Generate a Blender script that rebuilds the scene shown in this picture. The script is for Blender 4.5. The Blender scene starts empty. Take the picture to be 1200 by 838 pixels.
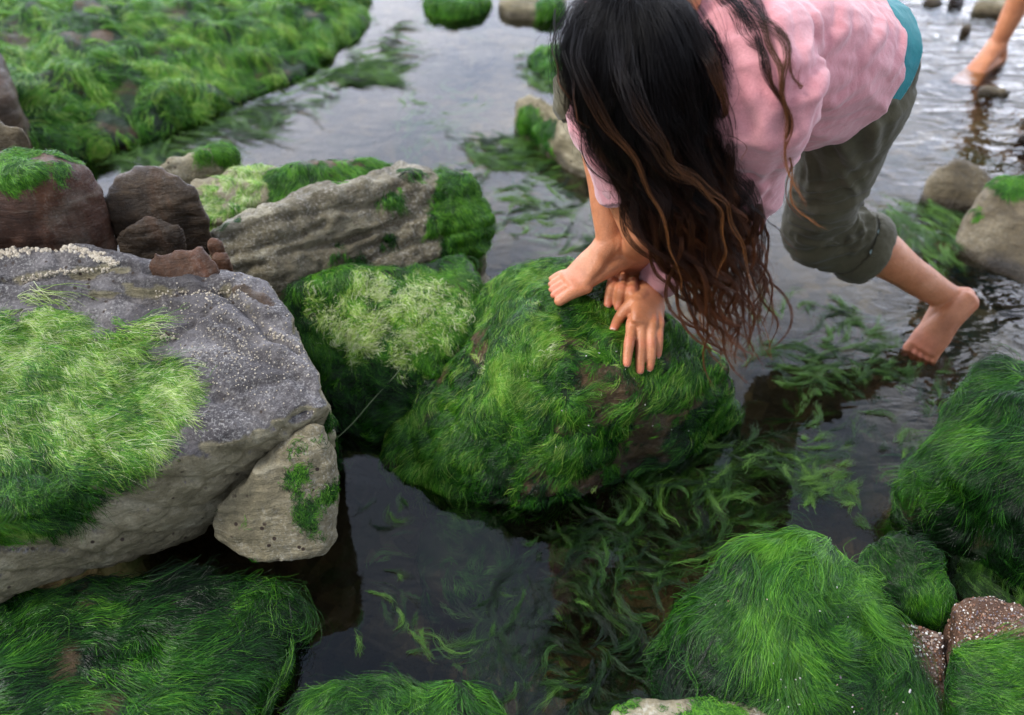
import bpy, bmesh, math, random
import numpy as np
from mathutils import Vector, Matrix
from mathutils.bvhtree import BVHTree
from mathutils.kdtree import KDTree

random.seed(7); RNG = np.random.default_rng(11)
SC = bpy.context.scene
COL = SC.collection

# ------------------------------------------------------------------ viewpoint helpers
CAMH, PITCH, FPX = 1.55, math.radians(42.0), 1166.67
cP, sP = math.cos(PITCH), math.sin(PITCH)
CAMLOC = Vector((0, 0, CAMH))
FWD, RGT, UPV = Vector((0, cP, -sP)), Vector((1, 0, 0)), Vector((0, sP, cP))

def ray(px, py):
    return FWD + RGT * ((px - 600) / FPX) + UPV * ((419 - py) / FPX)
def P(px, py, z):
    d = ray(px, py); return CAMLOC + d * ((z - CAMH) / d.z)
def PD(px, py, depth):
    return CAMLOC + ray(px, py) * depth

# ------------------------------------------------------------------ numpy noise
_pm = np.random.default_rng(3).permutation(256); _pm = np.concatenate([_pm, _pm, _pm])
_gr = np.random.default_rng(4).normal(size=(256, 3)); _gr /= np.linalg.norm(_gr, axis=1)[:, None]
def pnoise(p):
    p = np.asarray(p, dtype=np.float64)
    i = np.floor(p).astype(np.int64); f = p - i; i &= 255
    u = f * f * f * (f * (f * 6 - 15) + 10)
    def g(a, b, c):
        h = _pm[_pm[_pm[(i[:, 0] + a) & 255] + ((i[:, 1] + b) & 255)] + ((i[:, 2] + c) & 255)] & 255
        return (_gr[h] * (f - np.array([a, b, c]))).sum(1)
    x0 = g(0,0,0) + u[:,0] * (g(1,0,0) - g(0,0,0)); x1 = g(0,1,0) + u[:,0] * (g(1,1,0) - g(0,1,0))
    x2 = g(0,0,1) + u[:,0] * (g(1,0,1) - g(0,0,1)); x3 = g(0,1,1) + u[:,0] * (g(1,1,1) - g(0,1,1))
    y0 = x0 + u[:,1] * (x1 - x0); y1 = x2 + u[:,1] * (x3 - x2)
    return (y0 + u[:,2] * (y1 - y0)) * 1.6
def fbm(p, octv=4, gain=0.5):
    s = 0; a = 1.0; p = np.asarray(p, dtype=np.float64)
    for k in range(octv):
        s = s + a * pnoise(p + 17.3 * k); a *= gain; p = p * 2.03
    return s
def ridged(p, octv=3):
    s = 0; a = 1.0; p = np.asarray(p, dtype=np.float64)
    for k in range(octv):
        s = s + a * (1 - np.abs(pnoise(p + 31.7 * k)) * 2); a *= .5; p = p * 2.1
    return s
def sstep(a, b, x):
    t = np.clip((x - a) / (b - a), 0, 1); return t * t * (3 - 2 * t)

# ------------------------------------------------------------------ object helpers
def tag(o, label=None, cat=None, group=None, kind=None):
    if label: o['label'] = label
    if cat: o['category'] = cat
    if group: o['group'] = group
    if kind: o['kind'] = kind
    return o
def link(name, data, mat=None, parent=None):
    o = bpy.data.objects.new(name, data); COL.objects.link(o)
    if mat is not None:
        data.materials.clear(); data.materials.append(mat)
    if parent is not None:
        o.parent = parent; o.matrix_parent_inverse = parent.matrix_basis.inverted()
    return o
def recentre(o, loc):
    loc = Vector(loc); o.data.transform(Matrix.Translation(-loc)); o.location = loc
    return o
def smooth_shade(me):
    me.polygons.foreach_set('use_smooth', np.ones(len(me.polygons), dtype=bool)); me.update()
def verts(me):
    a = np.empty(len(me.vertices) * 3); me.vertices.foreach_get('co', a); return a.reshape(-1, 3)
def vnorm(me):
    a = np.empty(len(me.vertices) * 3); me.vertices.foreach_get('normal', a); return a.reshape(-1, 3)
def setverts(me, a):
    me.vertices.foreach_set('co', np.ascontiguousarray(a, dtype=np.float64).ravel()); me.update()
def setattr_f(me, name, vals):
    at = me.attributes.get(name) or me.attributes.new(name, 'FLOAT', 'POINT')
    at.data.foreach_set('value', np.asarray(vals, dtype=np.float32))
def bvh_of(me):
    return BVHTree.FromPolygons([v.co for v in me.vertices], [p.vertices for p in me.polygons])
def evaluated(me, mods):
    o = bpy.data.objects.new('tmp', me); COL.objects.link(o)
    for typ, kw in mods:
        m = o.modifiers.new(typ, typ)
        for k, v in kw.items(): setattr(m, k, v)
    dg = bpy.context.evaluated_depsgraph_get()
    r = bpy.data.meshes.new_from_object(o.evaluated_get(dg))
    bpy.data.objects.remove(o); return r
def VOX(s): return ('REMESH', dict(mode='VOXEL', voxel_size=s))
def SMO(n, f=.5): return ('SMOOTH', dict(iterations=n, factor=f))
def mesh_from(vs, fs, name='m'):
    me = bpy.data.meshes.new(name); me.from_pydata([tuple(v) for v in vs], [], fs); me.update(); return me
def cast(bvh, px, py):
    h = bvh.ray_cast(CAMLOC, ray(px, py).normalized())
    return (h[0], h[1]) if h[0] is not None else (None, None)

# ------------------------------------------------------------------ material helpers
class NT:
    def __init__(s, name, kind='mat'):
        s.m = bpy.data.materials.new(name); s.m.use_nodes = True
        s.t = s.m.node_tree; s.t.nodes.clear()
        s.out = s.n('ShaderNodeOutputMaterial')
        s.tc = s.n('ShaderNodeTexCoord')
    def n(s, typ, **kw):
        x = s.t.nodes.new(typ)
        for k, v in kw.items(): setattr(x, k, v)
        return x
    def l(s, a, b): s.t.links.new(a, b)
    def inp(s, sock, v):
        if isinstance(v, bpy.types.NodeSocket): s.l(v, sock)
        else: sock.default_value = v
    def noise(s, scale, detail=4, rough=.55, dist=0, vec=None):
        x = s.n('ShaderNodeTexNoise'); x.inputs['Scale'].default_value = scale
        x.inputs['Detail'].default_value = detail; x.inputs['Roughness'].default_value = rough
        x.inputs['Distortion'].default_value = dist
        s.l(vec if vec is not None else s.tc.outputs['Object'], x.inputs['Vector']); return x.outputs['Fac']
    def vor(s, scale, feature='F1', vec=None, out='Distance'):
        x = s.n('ShaderNodeTexVoronoi'); x.feature = feature; x.inputs['Scale'].default_value = scale
        s.l(vec if vec is not None else s.tc.outputs['Object'], x.inputs['Vector']); return x.outputs[out]
    def stretch(s, sc, rot=(0, 0, 0)):
        x = s.n('ShaderNodeMapping'); x.inputs['Scale'].default_value = sc; x.inputs['Rotation'].default_value = rot
        s.l(s.tc.outputs['Object'], x.inputs['Vector']); return x.outputs['Vector']
    def ramp(s, f, stops, interp='LINEAR'):
        x = s.n('ShaderNodeValToRGB'); r = x.color_ramp; r.interpolation = interp
        while len(r.elements) < len(stops): r.elements.new(.5)
        for e, (p, c) in zip(r.elements, stops):
            e.position = p; e.color = (c[0], c[1], c[2], 1) if hasattr(c, '__len__') else (c, c, c, 1)
        s.l(f, x.inputs['Fac']); return x.outputs['Color']
    def mix(s, f, a, b, mode='MIX'):
        x = s.n('ShaderNodeMix', data_type='RGBA', blend_type=mode)
        s.inp(x.inputs['Factor'], f)
        for sock, v in ((x.inputs['A'], a), (x.inputs['B'], b)):
            if isinstance(v, tuple) and len(v) == 3: v = (*v, 1)
            s.inp(sock, v)
        return x.outputs['Result']
    def math(s, op, a, b=0.0, c=None):
        x = s.n('ShaderNodeMath', operation=op); s.inp(x.inputs[0], a); s.inp(x.inputs[1], b)
        if c is not None: s.inp(x.inputs[2], c)
        return x.outputs[0]
    def attr(s, name):
        x = s.n('ShaderNodeAttribute'); x.attribute_name = name; return x.outputs['Fac']
    def bump(s, h, strength=.5, dist=.01, normal=None):
        x = s.n('ShaderNodeBump'); x.inputs['Strength'].default_value = strength
        x.inputs['Distance'].default_value = dist; s.l(h, x.inputs['Height'])
        if normal is not None: s.l(normal, x.inputs['Normal'])
        return x.outputs['Normal']
    def bsdf(s, color, rough=.6, spec=.5, normal=None, **kw):
        b = s.n('ShaderNodeBsdfPrincipled')
        if isinstance(color, tuple) and len(color) == 3: color = (*color, 1)
        s.inp(b.inputs['Base Color'], color); s.inp(b.inputs['Roughness'], rough)
        s.inp(b.inputs['Specular IOR Level'], spec)
        if normal is not None: s.l(normal, b.inputs['Normal'])
        for k, v in kw.items(): s.inp(b.inputs[k], v)
        s.l(b.outputs[0], s.out.inputs['Surface']); return b

def rock_material(name, cols, speck=None, speck_amt=.0, speck_scale=90, film=(.006, .022, .004), rough=.75,  # default film: algae, its colour darkened to deepen shade between strands
                  bump=.6, bscale=1.0, streak=(0, 0, 0), streak_amt=.35, rust=None, pits=0.0, altcols=None):
    t = NT(name)
    big = t.noise(7 * bscale, 5, .6, .6)
    c = t.ramp(big, [(.28, cols[0]), (.5, cols[1]), (.72, cols[2])])
    st = t.noise(9, 6, .65, .3, t.stretch((1, 1, 7), streak))
    c = t.mix(streak_amt, c, t.ramp(st, [(.3, tuple(x * .45 for x in cols[0])), (.55, cols[1]), (.75, tuple(min(x * 1.35, .8) for x in cols[2]))]), 'MIX')
    fine = t.noise(70 * bscale, 6, .7)
    c = t.mix(.75, c, t.ramp(fine, [(.25, .45), (.5, 1.0), (.8, 1.5)]), 'MULTIPLY')
    if altcols is not None:
        am = t.ramp(t.math('ADD', t.attr('alt'), t.math('MULTIPLY', t.math('SUBTRACT', t.noise(26, 6, .75), .5), 1.1)), [(.22, 0), (.85, 1)])
        ca = t.ramp(t.noise(10, 6, .7, .5), [(.28, altcols[0]), (.5, altcols[1]), (.72, altcols[2])])
        c = t.mix(am, c, t.mix(.6, ca, t.ramp(fine, [(.25, .5), (.5, 1.0), (.8, 1.4)]), 'MULTIPLY'))
    if rust is not None:
        rm = t.ramp(t.noise(5.5, 4, .6, .8), [(.5, 0), (.66, 1)])
        c = t.mix(rm, c, t.mix(.6, c, rust))
    grain = t.noise(320, 3, .7)
    c = t.mix(.5, c, t.ramp(grain, [(.3, .6), (.55, 1), (.75, 1.4)]), 'MULTIPLY')
    if speck is not None:
        m1 = t.ramp(t.noise(speck_scale, 4, .72, .1), [(.50, 0), (.64, 1)])
        m2 = t.ramp(t.noise(6, 5, .65, .5), [(.40, .05), (.60, 1)])
        sa = t.math('MULTIPLY', t.math('MULTIPLY', m1, m2), speck_amt)
        if altcols is not None: sa = t.math('MULTIPLY', sa, t.math('SUBTRACT', 1.0, t.math('MULTIPLY', am, .75)))
        c = t.mix(sa, c, speck)
    if pits > 0:
        pm = t.ramp(t.vor(46), [(.13, 1), (.20, 0)])
        pm = t.math('MULTIPLY', pm, t.ramp(t.noise(11, 2), [(.46, 0), (.54, 1)]))
        c = t.mix(t.math('MULTIPLY', pm, pits), c, (.035, .022, .015))
    fm = t.attr('film')
    fmn = t.ramp(t.math('ADD', t.math('MULTIPLY', fm, 1.15), t.math('MULTIPLY', t.math('SUBTRACT', t.noise(45, 5, .7), .5), .9)), [(.35, 0), (.7, 1)])
    c = t.mix(fmn, c, t.ramp(t.noise(60, 4, .7), [(.3, tuple(x * .5 for x in film)), (.7, tuple(x * 1.6 for x in film))]))
    wet = t.attr('wet')
    c = t.mix(wet, c, t.mix(1.0, c, (.34, .32, .30), 'MULTIPLY'))
    rr = t.math('SUBTRACT', t.ramp(fine, [(.3, rough - .12), (.7, min(rough + .15, 1))]), t.math('MULTIPLY', wet, .42))
    h = t.math('ADD', t.math('MULTIPLY', fine, .6), t.math('ADD', t.math('MULTIPLY', grain, .16), t.math('MULTIPLY', st, .9)))
    t.bsdf(c, rr, .32, t.bump(h, bump, .012))
    return t.m

def strand_material(name, stops, rough=.27, trans=.15):
    t = NT(name)
    c = t.ramp(t.attr('tint'), stops)
    c = t.mix(.6, c, t.ramp(t.noise(30, 3), [(.3, .55), (.7, 1.35)]), 'MULTIPLY')
    b = t.bsdf(c, rough, .36)
    tr = t.n('ShaderNodeBsdfTranslucent'); t.l(c, tr.inputs['Color'])
    mx = t.n('ShaderNodeMixShader'); mx.inputs[0].default_value = trans
    t.l(b.outputs[0], mx.inputs[1]); t.l(tr.outputs[0], mx.inputs[2]); t.l(mx.outputs[0], t.out.inputs['Surface'])
    return t.m

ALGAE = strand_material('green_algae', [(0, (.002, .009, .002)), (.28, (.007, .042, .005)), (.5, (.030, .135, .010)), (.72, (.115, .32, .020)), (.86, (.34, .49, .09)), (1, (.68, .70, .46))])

# ------------------------------------------------------------------ hair-like strands
def make_strands(name, pts, rad, tint, mat, parent=None, taper=True, extra=None):
    """pts (N,K,3), rad (N,) or (N,K), tint (N,)"""
    N, K, _ = pts.shape
    hc = bpy.data.hair_curves.new(name); hc.add_curves([K] * N)
    off = np.zeros(3) if parent is None else np.array(parent.matrix_basis.translation)
    hc.attributes['position'].data.foreach_set('vector', (pts - off).astype(np.float32).ravel())
    if np.ndim(rad) == 1:
        prof = np.ones(K) if not taper else np.linspace(1, .35, K)
        rad = rad[:, None] * prof[None]
    ra = hc.attributes.get('radius') or hc.attributes.new('radius', 'FLOAT', 'POINT')
    ra.data.foreach_set('value', rad.astype(np.float32).ravel())
    ta = hc.attributes.new('tint', 'FLOAT', 'CURVE'); ta.data.foreach_set('value', tint.astype(np.float32))
    o = bpy.data.objects.new(name, hc); COL.objects.link(o)
    hc.materials.append(mat)
    if parent is not None: o.parent = parent
    return o

def tri_sample(me_v, tris, w, n):
    a = me_v[tris[:, 0]]; b = me_v[tris[:, 1]]; c = me_v[tris[:, 2]]
    area = np.linalg.norm(np.cross(b - a, c - a), axis=1) * .5
    pr = area * w[tris].mean(1); tot = pr.sum()
    if tot <= 0: return None
    idx = RNG.choice(len(tris), n, p=pr / tot)
    u = RNG.random(n); v = RNG.random(n); s = u + v > 1; u[s] = 1 - u[s]; v[s] = 1 - v[s]
    return a[idx] + (b[idx] - a[idx]) * u[:, None] + (c[idx] - a[idx]) * v[:, None]

class Rock: pass

def blobs_mask(R, co, blobs):
    m = np.zeros(len(co))
    for (px, py, rp, w) in blobs:
        h, _ = cast(R.bvh, px, py)
        if h is None: continue
        r = rp * (h - CAMLOC).dot(FWD) / FPX
        d = np.linalg.norm(co - np.array(h), axis=1) / r
        m += w * (1 - sstep(.55, 1.25, d))
    return m

def algae(R, n, kids=14, L=(.05, .11), base=.6, blobs=(), nscale=9, namp=.5, nz=(-.2, .35), grav=1.0, flow=(0, 0, 0),
          swirl=.5, lift=.006, tint=.42, tsd=.13, tblobs=(), rad=.00042, steps=8, spread=.0036, film=True, seed=0, zmin=-.03, tnoise=.18, wig=.0035, tmax=.76):
    co, no = R.co, R.no; lift *= .62; L = (L[0] * .82, L[1] * .88)
    w = base + blobs_mask(R, co, blobs) + namp * fbm(co * nscale + seed * 5.1, 3)
    w = w * sstep(nz[0], nz[1], no[:, 2]); w = np.clip(w, 0, 1); w[co[:, 2] < zmin] = 0
    if film: R.film = np.maximum(R.film, np.clip(w * 1.15, 0, 1))
    p = tri_sample(co, R.tris, w ** 1.5, n)
    if p is None: return
    vi = np.array([R.kd.find(q)[1] for q in p]); edge = np.clip(w[vi] * 1.3, .3, 1)
    Ls = RNG.uniform(L[0], L[1], n) * (.45 + .55 * edge)
    g = np.array([flow[0], flow[1], flow[2] - grav])
    G = np.empty((n, steps, 3)); Nn = np.empty((n, steps, 3)); cur = p.copy()
    prevd = None
    for k in range(steps):
        nn = np.empty((n, 3)); q = np.empty((n, 3))
        for i in range(n):
            loc, nor, _, _ = R.bvh.find_nearest(cur[i]); q[i] = loc; nn[i] = nor
        G[:, k] = q; Nn[:, k] = nn
        sw = np.stack([pnoise(q * 7 + 3.3 + seed), pnoise(q * 7 + 91.7 + seed), pnoise(q * 7 + 47.1 + seed)], 1) * 1.5
        fi = np.stack([pnoise(q * 31 + 3.3), pnoise(q * 31 + 91.7), pnoise(q * 31 + 47.1)], 1)
        d = g[None] + swirl * (sw + .85 * fi)
        d = d - nn * (d * nn).sum(1)[:, None]
        ln = np.linalg.norm(d, axis=1)[:, None]; d = d / np.maximum(ln, 1e-6)
        if prevd is not None:
            d = d * .6 + prevd * .4; d -= nn * (d * nn).sum(1)[:, None]; d /= np.maximum(np.linalg.norm(d, axis=1)[:, None], 1e-6)
        prevd = d
        cur = q + d * (Ls / (steps - 1))[:, None]
    T = np.gradient(G, axis=1); T /= np.maximum(np.linalg.norm(T, axis=2)[..., None], 1e-9)
    S = np.cross(Nn, T)
    M = n * kids
    t = np.linspace(0, 1, steps)[None, :, None]
    Gk = np.repeat(G, kids, 0); Sk = np.repeat(S, kids, 0); Tk = np.repeat(T, kids, 0); Nk = np.repeat(Nn, kids, 0)
    u = RNG.normal(0, spread, (M, 1, 1)); v = RNG.normal(0, spread * 1.3, (M, 1, 1))
    conv = 1 - RNG.uniform(.2, .9, (M, 1, 1)) * t
    ph = RNG.uniform(0, 6.28, (M, 1, 1)); fr = RNG.uniform(3, 8, (M, 1, 1)); am = RNG.uniform(0, wig, (M, 1, 1))
    ang = RNG.normal(0, .30, (M, 1, 1)) * t * np.repeat(Ls, kids)[:, None, None]
    pts = Gk + Sk * (u * conv + am * np.sin(ph + fr * t) + ang) + Tk * v
    lf = RNG.uniform(.08, 1, (M, 1, 1)) ** 1.4 * lift * np.repeat(edge, kids)[:, None, None]
    pts = pts + Nk * (lf * np.sin(np.pi * np.clip(t * .85 + .12, 0, 1)) + .0006)
    root = Gk[:, 0]
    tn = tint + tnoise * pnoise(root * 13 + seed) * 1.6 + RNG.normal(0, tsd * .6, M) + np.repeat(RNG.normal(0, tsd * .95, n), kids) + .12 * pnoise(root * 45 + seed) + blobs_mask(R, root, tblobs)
    R.strands.append((pts, RNG.uniform(.65, 1.3, M) * rad, np.clip(np.where(tn > tmax, tmax - RNG.uniform(0, .2, M), tn), 0, 1)))

def finish_strands(R):
    if not R.strands: return
    kmax = max(s[0].shape[1] for s in R.strands)
    pts = np.concatenate([s[0] for s in R.strands]); rad = np.concatenate([s[1] for s in R.strands]); tn = np.concatenate([s[2] for s in R.strands])
    o = make_strands('algae', pts, rad, tn, ALGAE, R.o); tag(o, kind='stuff')

ROCKS = []
def rock(name, label, cat, hulls, mat, vox=.007, vox0=.018, sm0=5, amps=((6, .012), (18, .005), (55, .0018)), strata=None,
         base=-.15, ext=.92, group=None, wetz=.05, seed=0, alt=None, grooves=()):
    bm = bmesh.new()
    for h in hulls:
        opt = {}
        if isinstance(h, tuple): h, opt = h
        pts = [P(*q) if len(q) == 3 else Vector(q[:3]) for q in h]
        c = sum(pts, Vector()) / len(pts)
        e = opt.get('ext', ext)
        if e:
            b = opt.get('base', base)
            pts = pts + [Vector((c.x + (q.x - c.x) * e, c.y + (q.y - c.y) * e, b)) for q in pts]
        tb = bmesh.new(); vs = [tb.verts.new(q) for q in pts]
        r = bmesh.ops.convex_hull(tb, input=vs)
        bmesh.ops.delete(tb, geom=[v for v in tb.verts if not v.link_faces], context='VERTS')
        tm = bpy.data.meshes.new('t'); tb.to_mesh(tm); tb.free(); bm.from_mesh(tm); bpy.data.meshes.remove(tm)
    me = bpy.data.meshes.new(name); bm.to_mesh(me); bm.free()
    me = evaluated(me, [VOX(vox0), SMO(sm0), VOX(vox), SMO(3)])
    me.name = name
    R = Rock()
    for _ in range(1):
        co, no = verts(me), vnorm(me)
        d = 0
        for k, (fq, a) in enumerate(amps):
            d = d + a * (fbm(co * fq + seed * 13.7 + k * 5, 2) if k else fbm(co * fq + seed * 13.7, 3))
        if strata is not None:
            ax, fq, a = strata
            s = (co @ np.array(ax)) * fq + .35 * fbm(co * 5 + seed, 2)
            fr = s - np.floor(s); d = d + a * (sstep(.0, .25, fr) - sstep(.8, 1.0, fr) - .7)
        d = np.asarray(d)
        if grooves:
            bv = bvh_of(me); wob = .006 * np.stack([pnoise(co * 28), pnoise(co * 28 + 9), pnoise(co * 28 + 19)], 1)
            for pl, amp, wd in grooves:
                hs = [np.array(h) for h, _ in (cast(bv, x, y) for x, y in pl) if h is not None]
                dm = np.full(len(co), 9.)
                for a, b in zip(hs, hs[1:]):
                    ab = b - a; u = np.clip(((co + wob - a) @ ab) / (ab @ ab), 0, 1); dm = np.minimum(dm, np.linalg.norm(co + wob - (a + u[:, None] * ab), axis=1))
                d = d - amp * np.exp(-(dm / wd) ** 2)
        setverts(me, co + no * d[:, None])
    me.calc_loop_triangles()
    R.co, R.no = verts(me), vnorm(me)
    tr = np.empty(len(me.loop_triangles) * 3, dtype=np.int32); me.loop_triangles.foreach_get('vertices', tr); R.tris = tr.reshape(-1, 3)
    R.kd = KDTree(len(R.co)); [R.kd.insert(q, i) for i, q in enumerate(R.co)]; R.kd.balance()
    R.bvh = bvh_of(me); R.film = np.zeros(len(R.co)); R.strands = []
    setattr_f(me, 'wet', np.clip(1 - sstep(wetz * .3, wetz, R.co[:, 2] + .02 * fbm(R.co * 12, 2)), 0, 1))
    setattr_f(me, 'alt', alt(R.co, R.no) if alt else np.zeros(len(R.co)))
    smooth_shade(me)
    c = R.co.mean(0); loc = (c[0], c[1], R.co[:, 2].min())
    o = link(name, me, mat); R.o = o; R.loc = loc
    tag(o, label, cat, group)
    recentre(o, loc); ROCKS.append(R)
    return R
def done(R):
    setattr_f(R.o.data, 'film', R.film); finish_strands(R)

# ------------------------------------------------------------------ rock materials
M_SLAB = rock_material('slab_stone', [(.016, .013, .014), (.066, .058, .059), (.27, .25, .245)], (.60, .58, .54), .45, 190, streak=(.2, .1, 0), pits=1.0, altcols=[(.075, .066, .034), (.22, .19, .115), (.38, .345, .24)], film=(.13, .22, .03), rough=.58, bump=.9)
M_TAN = rock_material('tan_stone', [(.09, .078, .042), (.24, .205, .125), (.42, .38, .275)], (.60, .58, .5), .5, 150, pits=1.0, film=(.05, .085, .02), bump=.9, streak_amt=.5)
M_BROWN = rock_material('brown_stone', [(.013, .008, .004), (.045, .027, .013), (.12, .08, .045)], (.5, .47, .42), .12, 180, rust=(.11, .045, .015), rough=.45, bump=.9, streak_amt=.5, streak=(.5, .6, 0))
M_RED = rock_material('red_stone', [(.025, .012, .006), (.075, .032, .014), (.16, .08, .045)], (.5, .46, .42), .15, 110, rust=(.16, .05, .025), rough=.6)
M_RUST = rock_material('rusty_stone', [(.020, .009, .006), (.065, .028, .015), (.22, .19, .15)], (.55, .52, .47), .12, 190, rust=(.15, .045, .012), rough=.6)
M_GREYT = rock_material('grey_tan_stone', [(.050, .037, .019), (.120, .094, .054), (.22, .185, .12)], (.45, .43, .36), .22, 130, rough=.6, bump=.9, film=(.06, .09, .02))
M_MOSSY = rock_material('algae_covered_stone', [(.018, .011, .004), (.060, .037, .014), (.13, .082, .036)], (.3, .24, .15), .3, 120, rough=.5, rust=(.09, .045, .018), bump=1.0, streak_amt=.5)
M_RIDGE = rock_material('ridge_stone', [(.030, .025, .014), (.135, .115, .07), (.36, .335, .24)], (.58, .55, .48), .45, 150, rough=.75, streak=(.3, .25, 0), pits=.6, streak_amt=.6, bump=1.0)
M_GRIT = rock_material('gritty_shell_stone', [(.04, .018, .01), (.11, .055, .03), (.20, .12, .07)], (.55, .5, .47), .45, 190, rough=.6, bump=1.0, film=(.02, .035, .01))
M_PEBBLE = rock_material('pebble_stone', [(.24, .195, .165), (.40, .33, .29), (.52, .45, .40)], None, 0, 80, rough=.6, bump=.3)

# ================================================================== ROCKS
# ---- big dark slab, left foreground
slab = rock('slab_rock', 'big flat dark grey rock at the left, speckled white, bright algae on its near corner', 'rock',
  [([(-80,300,.40),(0,296,.41),(120,296,.41),(250,322,.40),(318,332,.39),(346,372,.37),(366,430,.36),(386,474,.34),(348,492,.325),
     (240,528,.315),(95,578,.31),(-80,634,.31),
     (-80,740,.09),(25,700,.10),(100,664,.10),(190,622,.10),(250,586,.11),(335,520,.13),(392,560,.03),(400,520,.0),
     (-80,330,-.1),(250,360,-.1),(380,520,-.1)], dict(ext=0)),
   ([(-80,290,.425),(0,287,.43),(100,289,.43),(165,306,.425),(205,327,.41),(120,331,.405),(0,338,.405),(-80,346,.405)], dict(base=.30))],
  M_SLAB, vox=.0055, vox0=.014, sm0=3, amps=((5,.014),(14,.0035),(45,.0024),(120,.0013)), strata=((.42,.50,.75), 15, .008), wetz=.06, seed=1,
  alt=lambda co, no: sstep(.62, .30, no[:, 2]),
  grooves=[([(262,340),(285,362),(318,392),(352,408)],0.0180,0.0090), ([(110,348),(200,345),(270,340),(330,338)],0.0150,0.0075), ([(95,402),(150,398),(205,395),(262,358)],0.0105,0.0075), ([(345,492),(362,480),(386,470)],0.0150,0.0090),
           ([(0,330),(60,322),(120,318),(200,322)],0.0180,0.0090), ([(180,350),(240,372),(300,400)],0.0075,0.0075), ([(60,405),(130,412),(190,402)],0.0090,0.0060), ([(250,470),(300,452),(350,440)],0.0060,0.0075), ([(120,640),(200,600),(280,545),(335,505)],0.0075,0.0090)])
algae(slab, 3000, 16, (.02,.075), base=-1.2, blobs=[(60,470,150,1.7),(150,490,80,1.2),(-20,440,120,1.6),(60,550,70,.9),(110,560,50,.6),(30,540,30,-1.1),(85,565,28,-1.0)],
      namp=.95, nscale=15, nz=(.25,.7), grav=.25, flow=(1.0,-.25,0), swirl=.55, lift=.0028, tmax=1, tint=.725, tsd=.17, rad=.00038, seed=1, spread=.0045, tblobs=[(30,580,70,-.3),(100,590,60,-.25)])
algae(slab, 260, 14, (.03,.07), base=-1.2, blobs=[(20,600,90,1.3),(60,570,60,1.2),(-10,560,80,1.3)], namp=.6, nz=(-.9,-.3), grav=.8, flow=(.2,0,0), tint=.42, tsd=.15, seed=2, lift=.006)
algae(slab, 60, 7, (.05,.12), base=-1.1, blobs=[(60,360,50,1.1),(130,395,40,1.1),(150,400,40,1.1),(20,340,30,1.0)], namp=.5, nz=(.3,.7), grav=.1, flow=(1,-.1,0), tmax=1, tint=.88, tsd=.1, seed=3, spread=.006, film=False)
algae(slab, 160, 16, (.05,.09), base=-1.3, blobs=[(392,540,40,1.9),(398,590,40,1.9),(382,500,30,1.6)], namp=.4, nz=(-.95,-.5), grav=1, tint=.35, seed=4, lift=.012)
done(slab)

wedge = rock('wedge_rock', 'tan wedge-shaped rock tucked under the right corner of the big dark slab', 'rock',
  [([(350,497,.315),(384,486,.325),(300,548,.26),(244,597,.19),(247,630,.13),(300,666,.10),(376,660,.09),(394,640,.09),(396,560,.19),(392,522,.26),(330,540,.05),(395,600,.0),(300,620,0)], dict(ext=0))],
  M_TAN, vox=.0055, vox0=.014, sm0=4, amps=((7,.008),(22,.004),(60,.0015)), strata=((.3,.5,.8), 18, .002), wetz=.04, seed=2)
algae(wedge, 260, 8, (.008,.022), base=-.55, blobs=[(370,540,45,.45),(388,600,45,.6),(330,600,50,.3),(260,640,30,.5)], namp=.9, nscale=22, nz=(-.8,-.1), tint=.48, tsd=.18, seed=5, lift=.003, rad=.0004, spread=.006)
done(wedge)

# ---- boulders stacked on the slab, upper left
R = rock('mossy_boulder', 'rounded boulder with mossy green top and rust brown lower side at the left edge', 'rock',
  [[(-60,175,.56),(0,172,.57),(58,170,.57),(104,188,.54),(125,220,.50),(121,262,.44),(108,283,.40),(50,284,.41),(-60,294,.40),(40,200,.58)]],
  M_RUST, vox=.0065, vox0=.018, sm0=9, base=.30, amps=((7,.010),(20,.004),(60,.0015)), wetz=.01, seed=3)
algae(R, 900, 12, (.015,.05), base=-.35, blobs=[(40,190,70,.5)], namp=1.0, nscale=14, nz=(.3,.85), grav=.6, flow=(.3,-.2,0), tint=.66, tsd=.18, seed=6, lift=.0035)
done(R)
R = rock('grey_boulder', 'small bare grey boulder at the left edge behind the mossy boulder', 'rock',
  [[(-50,118,.58),(0,120,.58),(20,127,.57),(34,148,.54),(42,164,.50),(30,178,.48),(-50,185,.48)]],
  M_GREYT, vox=.008, vox0=.018, sm0=6, base=.2, wetz=.01, seed=4)
done(R)
R = rock('brown_boulder', 'smooth dark brown boulder with a curved overhang, right of the mossy boulder', 'rock',
  [[(118,258,.43),(116,222,.48),(140,192,.51),(172,182,.52),(206,192,.51),(238,222,.47),(251,248,.42),(246,274,.37),(226,283,.35),(196,236,.45),(150,250,.43)]],
  M_BROWN, vox=.0055, vox0=.014, sm0=7, base=.30, amps=((8,.006),(22,.003),(70,.0012)), strata=((.5,.3,.8), 14, .002), wetz=.01, seed=5)
algae(R, 60, 8, (.02,.045), base=-1, blobs=[(172,186,25,1.2),(205,195,15,.8)], namp=.5, nz=(.3,.7), tint=.66, seed=7, lift=.004)
done(R)
R = rock('brown_boulder', 'brown wedge of rock jutting out under the overhang of the smooth brown boulder', 'rock',
  [[(121,286,.40),(136,270,.44),(176,240,.475),(205,246,.46),(222,276,.41),(200,292,.38),(165,303,.37)]],
  M_BROWN, vox=.0055, vox0=.012, sm0=5, base=.30, amps=((8,.006),(24,.003),(70,.0012)), strata=((.6,.3,.7), 18, .0025), wetz=.01, seed=6)
done(R)
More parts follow.
